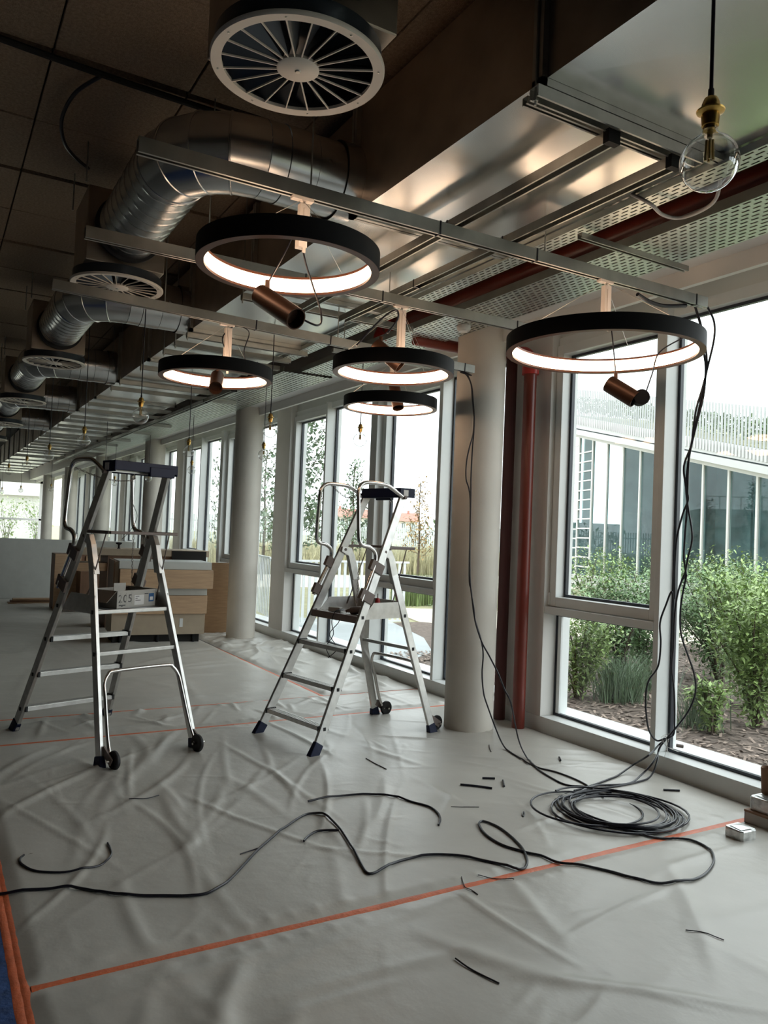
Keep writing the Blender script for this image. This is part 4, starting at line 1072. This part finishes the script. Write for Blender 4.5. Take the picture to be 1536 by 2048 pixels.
for k, (P, r) in OFF.items():
    b = MB(); b.tube(lay(P, r*.95), r, 8)
    o = b.build('cable_offcut' if r > .004 else 'wire_scrap', 'cable', origin=(P[0][0], P[0][1], 0), label=OL[k], category='cable offcut' if r > .004 else 'wire scrap', group='cable offcuts on the sheet')
    if k == 'a':
        q = P[0]; MB().tube([(0, 0, .012), (.03, .02, .018), (.055, .012, .012)], .0025, 5).build('bare_end', 'wire', o)

# ---- blocks and boxes at the right edge
def wrapped(x, y, rz, sx_, sy, h, z, label):
    t = empty('silver_block', (x, y, z), R(rz), label=label, category='wrapped block', group='silver wrapped blocks')
    c = .012
    P = [(-sx_+c, -sy), (sx_-c, -sy), (sx_, -sy+c), (sx_, sy-c), (sx_-c, sy), (-sx_+c, sy), (-sx_, sy-c), (-sx_, -sy+c)]
    n = 8; vs = [(a, b_, 0) for a, b_ in P]+[(a, b_, h-.006) for a, b_ in P]+[(a*.95, b_*.95, h+random.uniform(-.001, .002)) for a, b_ in P]
    b = MB().add(vs, [tuple(range(7, -1, -1)), tuple(range(16, 24))]+[(k*8+i, k*8+(i+1) % 8, k*8+8+(i+1) % 8, k*8+8+i) for k in (0, 1) for i in range(8)])
    b.build('foil_wrap', 'silver', t, smooth=False)
    f = MB().add([(-sx_*.8, -sy*.7, h+.003), (sx_*.5, -sy*.85, h+.007), (sx_*.85, sy*.5, h+.003), (-sx_*.6, sy*.8, h+.006), (0, 0, h+.011)], [(0,1,4),(1,2,4),(2,3,4),(3,0,4)])
    f.build('fold', 'silver', t, smooth=False)
    return t
wrapped(3.935, 2.735, -2, .062, .058, .062, .006, 'silver wrapped block lying alone on the sheet at the right edge')
bb = empty('carton', (4.30, 2.79, .006), 0, label='low grey carton with dark rim under a silver block at the right edge', category='carton')
b = MB().box(-.11, .11, -.13, .10, 0, .004)
for a in ((-.11, -.105, -.13, .10), (.105, .11, -.13, .10), (-.11, .11, -.13, -.125), (-.11, .11, .095, .10)): b.box(*a, 0, .068)
b.build('body', 'card', bb, smooth=False)
MB().box(-.112, .112, -.132, .102, .064, .076).build('rim', 'cardb', bb, smooth=False)
MB().box(-.02, .03, -.1325, -.1305, .02, .03).build('print', 'ink', bb, smooth=False)
wrapped(4.30, 2.81, 0, .085, .07, .075, .084, 'silver wrapped block stacked on the low carton at the right edge')
cp = empty('cardboard_tube', (4.335, 2.83, .168), label='brown cardboard tube standing on the stacked silver block at the right edge', category='tube')
MB().ring((0,0,0), [(.045, 0), (.052, .145), (.05, .15), (.047, .145), (.041, .004)], 28).build('wall', 'cardb', cp)

# ================================================================== JOINERY IN THE BACK
ca = empty('wooden_counter', (2.13, 10.64, .003), R(-5), label='wooden counter with two stepped drawers beside the second column', category='counter')
MB().box(0, 1.22, .0, .66, .12, .40).build('base_board', 'ply', ca, smooth=False, bevel=.003)
MB().box(.03, 1.16, .05, .62, 0, .12).build('plinth', 'void', ca, smooth=False)
MB().box(0, .018, .02, .66, .40, 1.10).build('side_panel', 'woodd', ca, smooth=False)
MB().box(.02, 1.2, .03, .64, .40, 1.085).build('carcass', 'ply', ca, smooth=False)
for x0, x1, y0, z0, z1 in ((.0, 1.235, -.03, .40, .645), (.07, 1.29, -.10, .745, .995)):
    d = MB().box(x0, x1, y0, y0+.09, z0, z1).build('drawer', 'wood', ca, smooth=False, bevel=.002)
    MB().box(x0, x0+.012, y0+.09, .4, z0+.01, z1-.01).build('drawer_side', 'woodd', d, smooth=False)
MB().box(.02, 1.235, .0, .03, .65, .745).build('grip_strip', 'sheetm', ca, smooth=False)
MB().box(.06, 1.27, -.06, .64, .998, 1.10).build('top_strip', 'sheetm', ca, smooth=False, bevel=.003)
MB().box(.88, .925, -.003, .002, .22, .335).build('socket_plate', 'paper', ca, smooth=False)
for x in (.12, .6, 1.08): MB().tube([(x, .04, 0), (x, .04, .12)], .02, 10).build('foot', 'blackmat', ca)
cbk = empty('wooden_counter', (2.42, 12.3, .003), 0, label='longer wooden counter behind the stepped one with a black knob on top', category='counter')
MB().box(-.05, 1.45, 0, .6, 0, 1.10).build('carcass', 'woodd', cbk, smooth=False)
MB().box(-.5, 1.5, -.04, .64, 1.10, 1.20).build('top', 'ply', cbk, smooth=False, bevel=.004)
MB().box(.9, 1.45, -.045, -.04, .95, 1.19).build('dark_front', 'void', cbk, smooth=False)
MB().box(-.5, -.05, .05, .6, .86, .98).build('shelf_board', 'wood', cbk, smooth=False)
MB().lathe((.12, .1, 1.2), [(0, 0), (.03, 0), (.014, .015), (.014, .06), (.045, .075), (.045, .095), (0, .1)], 16).build('knob', 'blackmat', cbk)
cbb = empty('wooden_counter', (1.99, 14.9, .003), 0, label='brown wooden cabinet at the left of the counters, partly behind the ladder', category='counter')
MB().box(0, .95, 0, .6, .0, 1.0).build('carcass', 'woodd', cbb, smooth=False)
MB().box(-.02, .42, -.03, .0, .02, 1.0).build('door', 'wood', cbb, smooth=False, bevel=.003)
MB().box(.5, .97, -.02, .0, .5, .98).build('drawer', 'wood', cbb, smooth=False, bevel=.003)
MB().box(.35, .92, -.45, -.04, .12, .72).build('open_drawer', 'woodd', cbb, smooth=False)
MB().tube([(.38, -.40, 0), (.38, -.40, .12)], .02, 8).build('foot', 'blackmat', cbb); MB().tube([(.88, -.40, 0), (.88, -.40, .12)], .02, 8).build('foot', 'blackmat', cbb)
pn = empty('oak_panel', (3.46, 11.35, .003), R(-3), label='oak veneer panel standing between the stepped counter and the second column', category='panel')
MB().box(0, .52, 0, .04, 0.02, 1.06).build('board', 'wood', pn, smooth=False, bevel=.002)
MB().box(.05, .16, -.004, 0, .70, .745).build('label_plate', 'paper', pn, smooth=False)
pk = empty('plank_stack', (1.36, 16.2, .003), 0, label='low stack of wooden planks on the floor before the pale partition', category='plank stack')
for k in range(3):
    MB().box(.0+.04*k, .95-.05*k, -.10+.01*k, .12, .0+k*.034, .03+k*.034).build('plank', ('wood', 'woodd', 'wood')[k], pk, smooth=False, bevel=.002)

# ================================================================== OUTSIDE
GZ = -.06
struct(MB().box(4.98, 260, -40, 260, GZ-.3, GZ-.02).build('ground_outside', 'field'), 'grassy ground outside')
random.seed(21)
def poly_slab(name, mt, P, z0, z1, label, kind='structure'):
    n = len(P); b = MB()
    b.add([(x, y, z0) for x, y in P]+[(x, y, z1) for x, y in P], [tuple(range(n-1,-1,-1)), tuple(range(n, 2*n))]+[(i, (i+1) % n, n+(i+1) % n, n+i) for i in range(n)])
    o = b.build(name, mt, smooth=False); o['kind'] = kind; o['label'] = label
    return o
poly_slab('ground_mulch_bed', 'mulch', [(4.98, -6), (14.0, -6), (14.0, 6.3), (10.4, 9.6), (8.2, 12.6), (7.6, 12.6), (7.0, 10.6), (6.3, 9.3), (4.98, 8.3)], GZ-.1, GZ, 'mulch planting bed outside the windows')
poly_slab('ground_path', 'sand', [(14.0, -6), (17.5, -6), (17.5, 9.0), (13.4, 13.2), (8.9, 15.2), (8.2, 12.6), (10.4, 9.6), (14.0, 6.3)], GZ-.1, GZ+.002, 'pale sandy path between the bed and the opposite building')
poly_slab('ground_patio', 'patio', [(4.98, 8.3), (6.3, 9.3), (7.0, 10.6), (7.6, 12.6), (4.98, 14.5)], GZ-.1, GZ+.004, 'grey paved patio outside the second bay')
poly_slab('ground_far_path', 'sand', [(8, 21.0), (22, 20.0), (40, 26), (40, 31), (22, 27.5), (8, 26.5)], GZ-.1, GZ+.003, 'pale path in front of the meadow')

def blades(n, area, h, wd, mt, name, label, z=GZ, lean=.35):
    b = MB(); vs, fs = [], []
    for i in range(n):
        x, y = area()
        a = random.uniform(0, 6.28); hh = h*random.uniform(.55, 1.15); l = random.uniform(0, lean)*hh
        c, s = math.cos(a)*wd/2, math.sin(a)*wd/2
        la = random.uniform(0, 6.28); lx, ly = math.cos(la)*l, math.sin(la)*l
        k = len(vs)
        vs += [(x-c, y-s, z-.02), (x+c, y+s, z-.02), (x+c*.6+lx*.4, y+s*.6+ly*.4, z+hh*.6), (x-c*.6+lx*.4, y-s*.6+ly*.4, z+hh*.6), (x+lx, y+ly, z+hh)]
        fs += [(k, k+1, k+2, k+3), (k+3, k+2, k+4)]
    b.add(vs, fs)
    o = b.build(name, mt, smooth=False); o['kind'] = 'stuff'; o['label'] = label
    return o
def meadow_area():
    d = random.uniform(0, 1)**1.2
    y = 27+d*16
    x = random.uniform(.26, .80)*y
    return x, y
blades(26000, meadow_area, .95, .05, 'meadow', 'meadow_grass', 'tall dry meadow grass before the pale fence')
def strip_area():
    y = random.uniform(15.5, 19.5); return y*random.uniform(.60, .78), y
blades(5000, strip_area, .55, .03, 'grassg', 'green_grass', 'green grass tufts beyond the pale path')
def bed_tufts():
    cx, cy = random.choice([(6.35, 5.95), (6.45, 5.85), (6.3, 5.85), (6.5, 6.0), (7.2, 6.2), (6.2, 4.8), (8.2, 8.9), (7.0, 8.8)])
    return random.gauss(cx, .10), random.gauss(cy, .10)
blades(1300, bed_tufts, .46, .010, 'leafc', 'bed_grass', 'thin ornamental grass tufts in the mulch bed', lean=.9)
# mulch chips
b = MB(); vs, fs = [], []
for i in range(15000):
    x = 4.99 + random.uniform(0, 1)**1.5*8; y = random.uniform(-1.0, 9.4)
    if x-6.2 > 0 and y > 9.4: continue
    a = random.uniform(0, 6.28); l = random.uniform(.018, .06); wv = random.uniform(.006, .014)
    c, s = math.cos(a), math.sin(a); z = GZ+random.uniform(.004, .02); dz = random.uniform(-.012, .016)
    k = len(vs)
    vs += [(x-c*l-s*wv, y-s*l+c*wv, z-dz), (x-c*l+s*wv, y-s*l-c*wv, z-dz), (x+c*l+s*wv, y+s*l-c*wv, z+dz), (x+c*l-s*wv, y+s*l+c*wv, z+dz)]
    fs += [(k, k+1, k+2, k+3)]
b.add(vs, fs)
o = b.build('mulch_chips', 'chip', smooth=False); o['kind'] = 'stuff'; o['label'] = 'loose bark chips of the mulch bed'

def leaf(vs, fs, p, d, up, l, wd):
    d = d.normalized(); a = d.cross(up)
    if a.length < 1e-4: a = d.orthogonal()
    a = a.normalized(); n = a.cross(d)
    k = len(vs)
    vs += [p, p+d*l*.45+a*wd/2+n*wd*.15, p+d*l, p+d*l*.45-a*wd/2+n*wd*.15]
    fs += [(k, k+1, k+2), (k, k+2, k+3)]
def shrub(x, y, h, spread, mt, label, stems=9, leaves=1600, ll=.07, name='garden_shrub', z=GZ, cat='shrub', group=None):
    t = empty(name, (x, y, z), label=label, category=cat)
    if group: t['group'] = group
    st = MB(); vs, fs = [], []
    tips = []
    for i in range(stems):
        a = random.uniform(0, 6.28); r = spread*random.uniform(.25, 1.0); hh = h*random.uniform(.55, 1.0)
        P = [Vector((0.03*math.cos(a), .03*math.sin(a), 0)), Vector((r*.3*math.cos(a), r*.3*math.sin(a), hh*.45)), Vector((r*.75*math.cos(a+.2), r*.75*math.sin(a+.2), hh*.8)), Vector((r*math.cos(a+.3), r*math.sin(a+.3), hh))]
        S = smooth_path(P, 5); st.tube(S, .006, 5, radii=[.009*(1-j/len(S))+.003 for j in range(len(S))]); tips.append(S)
    st.build('stem', 'bark', t)
    for i in range(leaves):
        S = random.choice(tips); j = min(len(S)-1, int(len(S)*random.uniform(.06, 1.0)**.75)); p = S[j]
        off = Vector((random.gauss(0, 1), random.gauss(0, 1), random.gauss(0, .8)))*spread*.17
        d = Vector((random.gauss(0, 1), random.gauss(0, 1), random.gauss(.1, .6)))
        leaf(vs, fs, p+off, d, Vector((0, 0, 1)), ll*random.uniform(.6, 1.3), ll*.5*random.uniform(.7, 1.2))
    MB().add(vs, fs).build('foliage', mt, t, smooth=False, kind='stuff')
    return t
SH = [(6.05, 6.15, .95, .42, 'leafa', 'yellow-green shrub at the left edge of the near sash window outside', 11, 1200),
 (7.3, 6.75, 1.25, .7, 'leafb', 'mid-green shrub in the middle of the near sash window outside', 13, 2000),
 (8.0, 7.0, 1.35, .6, 'leafb', 'leafy shrub beside the mullion behind the near sash window', 12, 1500),
 (8.9, 8.9, 1.5, .7, 'leafa', 'bright shrub reaching above the transom at the left of the near sash window', 12, 1700),
 (10.2, 9.1, 1.5, .55, 'leafb', 'slim tall shrub above the transom right in the near sash window', 10, 1000),
 (6.75, 4.55, 1.30, .42, 'leafa', 'large bright green shrub at the right edge outside the tall fixed window', 12, 1700),
 (7.5, 5.15, 1.35, .60, 'leafa', 'broad bright shrub outside the tall fixed window, behind the edge one', 13, 2100),
 (8.5, 6.25, 1.45, .70, 'leafb', 'mid-green shrub right of the cable bundle, beyond the broad bright one', 12, 1800),
 (9.6, 6.75, 1.5, .8, 'leafa', 'light green shrub at the back of the bed in the tall fixed window', 12, 1700),
 (6.1, 4.55, .48, .2, 'leafa', 'small young plant in the mulch in front of the tall window', 7, 350),
 (10.6, 8.0, 1.0, .7, 'leafb', 'low shrub at the path edge, seen next to the cable bundle', 11, 1100),
 (6.75, 9.35, .75, .35, 'leafb', 'small young shrub at the patio edge outside the second bay', 8, 500),
 (12.9, 9.6, 1.3, .9, 'leafc', 'grey green shrub beyond the path before the facade', 12, 1300),
 (16.2, 13.4, 1.5, 1.0, 'leafb', 'dense shrub at the foot of the opposite facade, left', 12, 1300),
 (15.4, 10.9, 1.5, 1.0, 'leafa', 'dense shrub at the foot of the opposite facade, right', 12, 1300)]
for x, y, h, s, m_, l, ns, nl in SH: shrub(x, y, h, s, m_, l, ns, int(nl*2.0), .068)

def tree(x, y, h, cr_, mt, label, leaves=2200, ll=.26, sparse=False, cone=1.0, z=GZ):
    t = empty('young_tree', (x, y, z), label=label, category='tree', group='trees outside')
    tk = MB(); S = smooth_path([(0,0,0), (.03*h/5, .0, h*.4), (-.03*h/5, .03, h*.75), (0, 0, h)], 5)
    tk.tube(S, .05, 7, radii=[.012*h*(1-j/len(S))+.006 for j in range(len(S))]); tk.build('trunk', 'bark', t)
    br = MB(); vs, fs = [], []
    n = 22
    for i in range(n):
        f = .22+.74*i/n; a = i*2.4
        r = cr_*(1-f*.85)*cone + .12
        p = Vector((0,0,h*f)); q = p+Vector((math.cos(a)*r, math.sin(a)*r, h*.10))
        br.tube([p, (p+q)/2+Vector((0,0,-.03*h)), q], .01, 5)
        for k in range(int(leaves/n*(1.4-f))):
            g = random.uniform(.25, 1.05); c = p+(q-p)*g
            off = Vector((random.gauss(0, 1), random.gauss(0, 1), random.gauss(0, 1)))*cr_*.15
            leaf(vs, fs, c+off, Vector((random.gauss(0,1), random.gauss(0,1), random.gauss(-.2,.7))), Vector((0,0,1)), ll*random.uniform(.6,1.2), ll*.55)
    br.build('branches', 'bark', t)
    MB().add(vs, fs).build('crown', mt, t, smooth=False, kind='stuff')
tree(8.0, 17.9, 5.6, .95, 'leafc', 'tall leafy tree filling the sash window behind the second ladder', 2600, .17)
tree(14.07, 26.54, 4.35, .62, 'leafc', 'slim green tree left of the thick mullion beyond the patio', 1500, .15)
tree(16.27, 25.25, 3.7, .55, 'leafr', 'slim tree with yellowing leaves right of the thick mullion', 900, .14)
tree(9.3, 23.6, 4.2, .75, 'leafc', 'tree seen between the second column and the next pilaster', 900, .15)
tree(8.15, 24.2, 4.2, .7, 'leafc', 'tree seen left of the second column through the far bay', 800, .15)
tree(17.4, 24.6, 3.0, .6, 'leafc', 'small tree seen beside the near column edge', 500, .14)
shrub(11.6, 16.3, 1.7, .45, 'leafb', 'tall thin sapling on the far side of the path', 4, 260, .14)
# far tree line and houses behind the fence
def house(x, y, w_, d, h, label, rz=0):
    t = empty('distant_house', (x, y, GZ), rz, label=label, category='house', group='houses beyond the fence')
    MB().box(-w_/2, w_/2, -d/2, d/2, 0, h).build('wall', 'house', t, smooth=False)
    MB().add([(-w_/2-.4, -d/2-.5, h), (w_/2+.4, -d/2-.5, h), (w_/2+.4, d/2+.5, h), (-w_/2-.4, d/2+.5, h), (-w_/2-.4, 0, h+2.2), (w_/2+.4, 0, h+2.2)], [(0,1,5,4),(2,3,4,5),(0,4,3),(1,2,5),(3,2,1,0)]).build('roof', 'roofred', t, smooth=False)
    for k in range(int(w_/2)): MB().box(-w_/2+1+k*2, -w_/2+1.8+k*2, -d/2-.05, -d/2, h-1.6, h-.5).build('window', 'bdark', t, smooth=False)
    for k in (-.25, .25): MB().box(k*w_-.3, k*w_+.3, -.4, .4, h+1.0, h+2.8).build('chimney', 'roofred', t, smooth=False)
house(93, 177, 11, 9, 5.4, 'red-roofed house beyond the fence, left of the slim tree', R(-25))
house(104, 171, 9, 9, 4.9, 'red-roofed house beyond the fence, right of the thick mullion', R(-30))
for i in range(10):
    shrub(18+i*3.6+random.uniform(-1, 1), 50+random.uniform(-1.5, 2), 2.6+random.uniform(-.5, .6), 2.2, 'hedge', 'distant dark bush behind the pale fence, %s of the row from the far bays' % ords[i], 8, 260, .5, name='distant_bush', group='bushes behind the pale fence')

# ---- pale bar fence at the meadow edge
fe = empty('bar_fence', (10, 43.6, GZ), R(2), label='long pale metal bar fence at the far edge of the meadow', category='fence')
b = MB()
for k in range(300):
    x = k*.155; b.box(x, x+.075, -.02, .02, .05, 2.35)
b.build('bars', 'fence', fe, smooth=False, kind='stuff')
for z in (.3, 1.95): MB().box(0, 46, .02, .06, z, z+.07).build('rail', 'fence', fe, smooth=False)
# ---- white railing of the patio
rl = empty('patio_railing', (5.0, 12.25, GZ), R(2), label='white vertical-bar railing at the back of the grey patio', category='railing')
n = 24
for k in range(n):
    MB().box(k*.115, k*.115+.05, -.006, .006, .08, 1.12).build('bar', 'rail', rl, smooth=False)
MB().box(-.02, n*.115, -.02, .02, 1.12, 1.155).build('top_rail', 'rail', rl, smooth=False)
MB().box(-.02, n*.115, -.015, .015, .05, .08).build('bottom_rail', 'rail', rl, smooth=False)
rl = empty('patio_railing', (5.5, 10.9, GZ), R(80), label='white railing running away beside the patio towards the far bays', category='railing')
for k in range(20):
    MB().box(k*.14, k*.14+.05, -.006, .006, .08, 1.12).build('bar', 'rail', rl, smooth=False)
MB().box(-.02, 2.8, -.02, .02, 1.12, 1.155).build('top_rail', 'rail', rl, smooth=False)
rl.location = (5.35, 13.2, GZ)

# ---- opposite building: glazed facade under a sloping planted roof with a bar fence
A = Vector((22.9, 25.7, 0)); B = Vector((15.6, 5.6, 0))
u = (B-A).normalized(); nrm = Vector((-u.y, u.x, 0))
if nrm.x > 0: nrm = -nrm                       # towards the room
Ln = (B-A).length
ang = math.atan2(u.y, u.x)
ob = empty('glazed_building', (A.x, A.y, GZ), ang, label='glazed building opposite with a sloping white roof edge, planted roof and bar fence', category='building')
# local x along the facade (far to near), local y = left of it; room side sign
ys_ = 1 if Vector((-u.y, u.x, 0)).dot(nrm) > 0 else -1
def zt(x): return 6.62-.2147*x                  # glass top along the facade
def zb(x): return .30+.026*x
def fac(b, x0, x1, y0, y1, za, zb_, zc_, zd):
    # prism with sloped bottom (za at x0, zb_ at x1) and sloped top (zc_, zd)
    Y0, Y1 = min(ys_*y0, ys_*y1), max(ys_*y0, ys_*y1)
    b.add([(x0,Y0,za),(x1,Y0,zb_),(x1,Y1,zb_),(x0,Y1,za),(x0,Y0,zc_),(x1,Y0,zd),(x1,Y1,zd),(x0,Y1,zc_)], [(0,3,2,1),(4,5,6,7),(0,1,5,4),(1,2,6,5),(2,3,7,6),(3,0,4,7)]); return b
pit = 1.19; x = 0; k = 0
while x < Ln-.1:
    x1 = x+pit
    fac(MB(), x, x+.085, 0, .09, zb(x), zb(x), zt(x), zt(x+.085)).build('mullion', 'bframe', ob, smooth=False)
    fac(MB(), x+.085, x1, .03, .045, zb(x), zb(x1), zt(x+.085), zt(x1)).build('facade_pane', 'bglass', ob, smooth=False)
    if k == 3 or k == 2:
        j = 0
        while zb(x)+.3+j*.36 < zt(x1)-.3:
            z = zb(x)+.3+j*.36
            fac(MB(), x+.085, x1, .06, .10, z, z, z+.05, z+.05).build('louvre_slat', 'bframe', ob, smooth=False); j += 1
    x = x1; k += 1
fac(MB(), 0, Ln, -.02, .14, GZ, GZ+0, zb(0)+.0, zb(Ln)).build('plinth', 'canopy', ob, smooth=False)
fac(MB(), -1, Ln, -.1, .16, zt(0)+.0, zt(Ln), zt(0)+.14, zt(Ln)+.14).build('top_frame', 'bframe', ob, smooth=False)
fac(MB(), -1, Ln, -.4, .45, zt(0)+.14, zt(Ln)+.14, zt(0)+.33, zt(Ln)+.33).build('roof_edge', 'canopy', ob, smooth=False)
fac(MB(), -1, Ln, -.4, .36, zt(0)+.33, zt(Ln)+.33, zt(0)+.37, zt(Ln)+.37).build('painted_shadow_line', 'bdark', ob, smooth=False)  # dark strip, the shadow below the fascia painted as colour
fac(MB(), -1, Ln, -.4, .42, zt(0)+.37, zt(Ln)+.37, zt(0)+.66, zt(Ln)+.66).build('roof_fascia', 'canopy', ob, smooth=False)
# ribs of the fascia and fence bars
n = int(Ln/.145)
for i in range(n):
    xx = i*.145
    if i % 1 == 0 and i < 150:
        z = zt(xx)
        fac(MB(), xx, xx+.04, .36, .40, z+.64, z+.64, z+1.70, z+1.69).build('fence_bar', 'rbar', ob, smooth=False)
        fac(MB(), xx, xx+.08, .42, .46, z+.37, z+.355, z+.66, z+.64).build('fascia_rib', 'canopy', ob, smooth=False)
fac(MB(), -1, Ln, -9, -.42, zt(0)+.1, zt(Ln)+.1, zt(0)+.3, zt(Ln)+.3).build('inner_ceiling', 'canopy', ob, smooth=False)
fac(MB(), -1, Ln, -9, -.42, zt(0)+.32, zt(Ln)+.32, zt(0)+.7, zt(Ln)+.7).build('planted_roof', 'field', ob, smooth=False)
fac(MB(), -1, Ln, -9, -.02, .0, .0, .28, .28).build('inner_floor', 'patio', ob, smooth=False)
fac(MB(), 9.6, Ln, -7.2, -7.0, .28, .28, zt(9.6)+.1, zt(Ln)+.1).build('inner_wall', 'bwall', ob, smooth=False)
fac(MB(), 5.0, 5.9, -3.2, -3.0, .28, .28, zt(5)+.1, zt(5.9)+.1).build('inner_wall', 'bwall', ob, smooth=False)
fac(MB(), -1, 9.6, -8.9, -8.8, .28, .28, zt(0), zt(9.6)).build('inner_wall', 'bwall', ob, smooth=False)
for ya, yb, zs in ((.05, 1.7, 0), (2.25, 2.75, 0), (4.15, 8.9, 0)): fac(MB(), -1.1, -1, -yb, -ya, .28, .28, 7.2, 7.2).build('inner_wall', 'bwall', ob, smooth=False)
fac(MB(), -1.1, -1, -4.15, -1.7, .28, .28, 2.5, 2.5).build('inner_wall', 'bwall', ob, smooth=False)
for xx in (1.5, 3.6, 6.5, 8.4, 9.4): fac(MB(), xx, xx+.22, -8.9, -8.7, .28, .28, zt(xx)+.1, zt(xx)+.1).build('inner_post', 'bwall', ob, smooth=False)
for xx in (10.5, 12.6, 15.0): fac(MB(), xx, xx+.5, -4.2, -3.8, .28, .28, zt(xx)+.1, zt(xx)+.1).build('inner_post', 'bwall', ob, smooth=False)
# plants along the roof
vs, fs = [], []
for i in range(6500):
    xx = random.uniform(0, Ln); yy = -random.uniform(.6, 3.5); z = zt(xx)+.7+random.uniform(0, .55)
    leaf(vs, fs, Vector((xx, ys_*yy, z)), Vector((random.gauss(0,1), random.gauss(0,1), random.gauss(.5,.6))), Vector((0,0,1)), .2, .08)
MB().add(vs, fs).build('roof_planting', 'hedge', ob, smooth=False, kind='stuff')

# ---- beyond the far glazed end
for i in range(7):
    shrub(-3+i*1.25, 40+random.uniform(0, 1.2), 2.6, .9, 'leafa', 'pale green shrub outside the glazed end wall, %s from its far corner' % ords[i], 10, 500, .16, name='garden_shrub', z=0, group='shrubs outside the end wall')
struct(MB().box(-30, 4.98, 38.2, 110, GZ-.3, GZ-.02).build('ground_far', 'sand'), 'pale ground beyond the end wall')
hb_ = empty('distant_block', (-6, 64, GZ), label='pale flat-roofed building far beyond the glazed end wall', category='building')
MB().box(-14, 14, 0, 8, 3.4, 5.0).build('upper_storey', 'canopy', hb_, smooth=False)
MB().box(-14, 14, .6, 8, 0, 3.4).build('ground_storey', 'sheetm', hb_, smooth=False)
for i in range(16): MB().box(-13.8+i*1.75, -13.7+i*1.75, -.05, .05, 5.0, 6.1).build('railing_post', 'rail', hb_, smooth=False)
MB().box(-14, 14, -.05, .05, 6.05, 6.15).build('railing', 'rail', hb_, smooth=False)
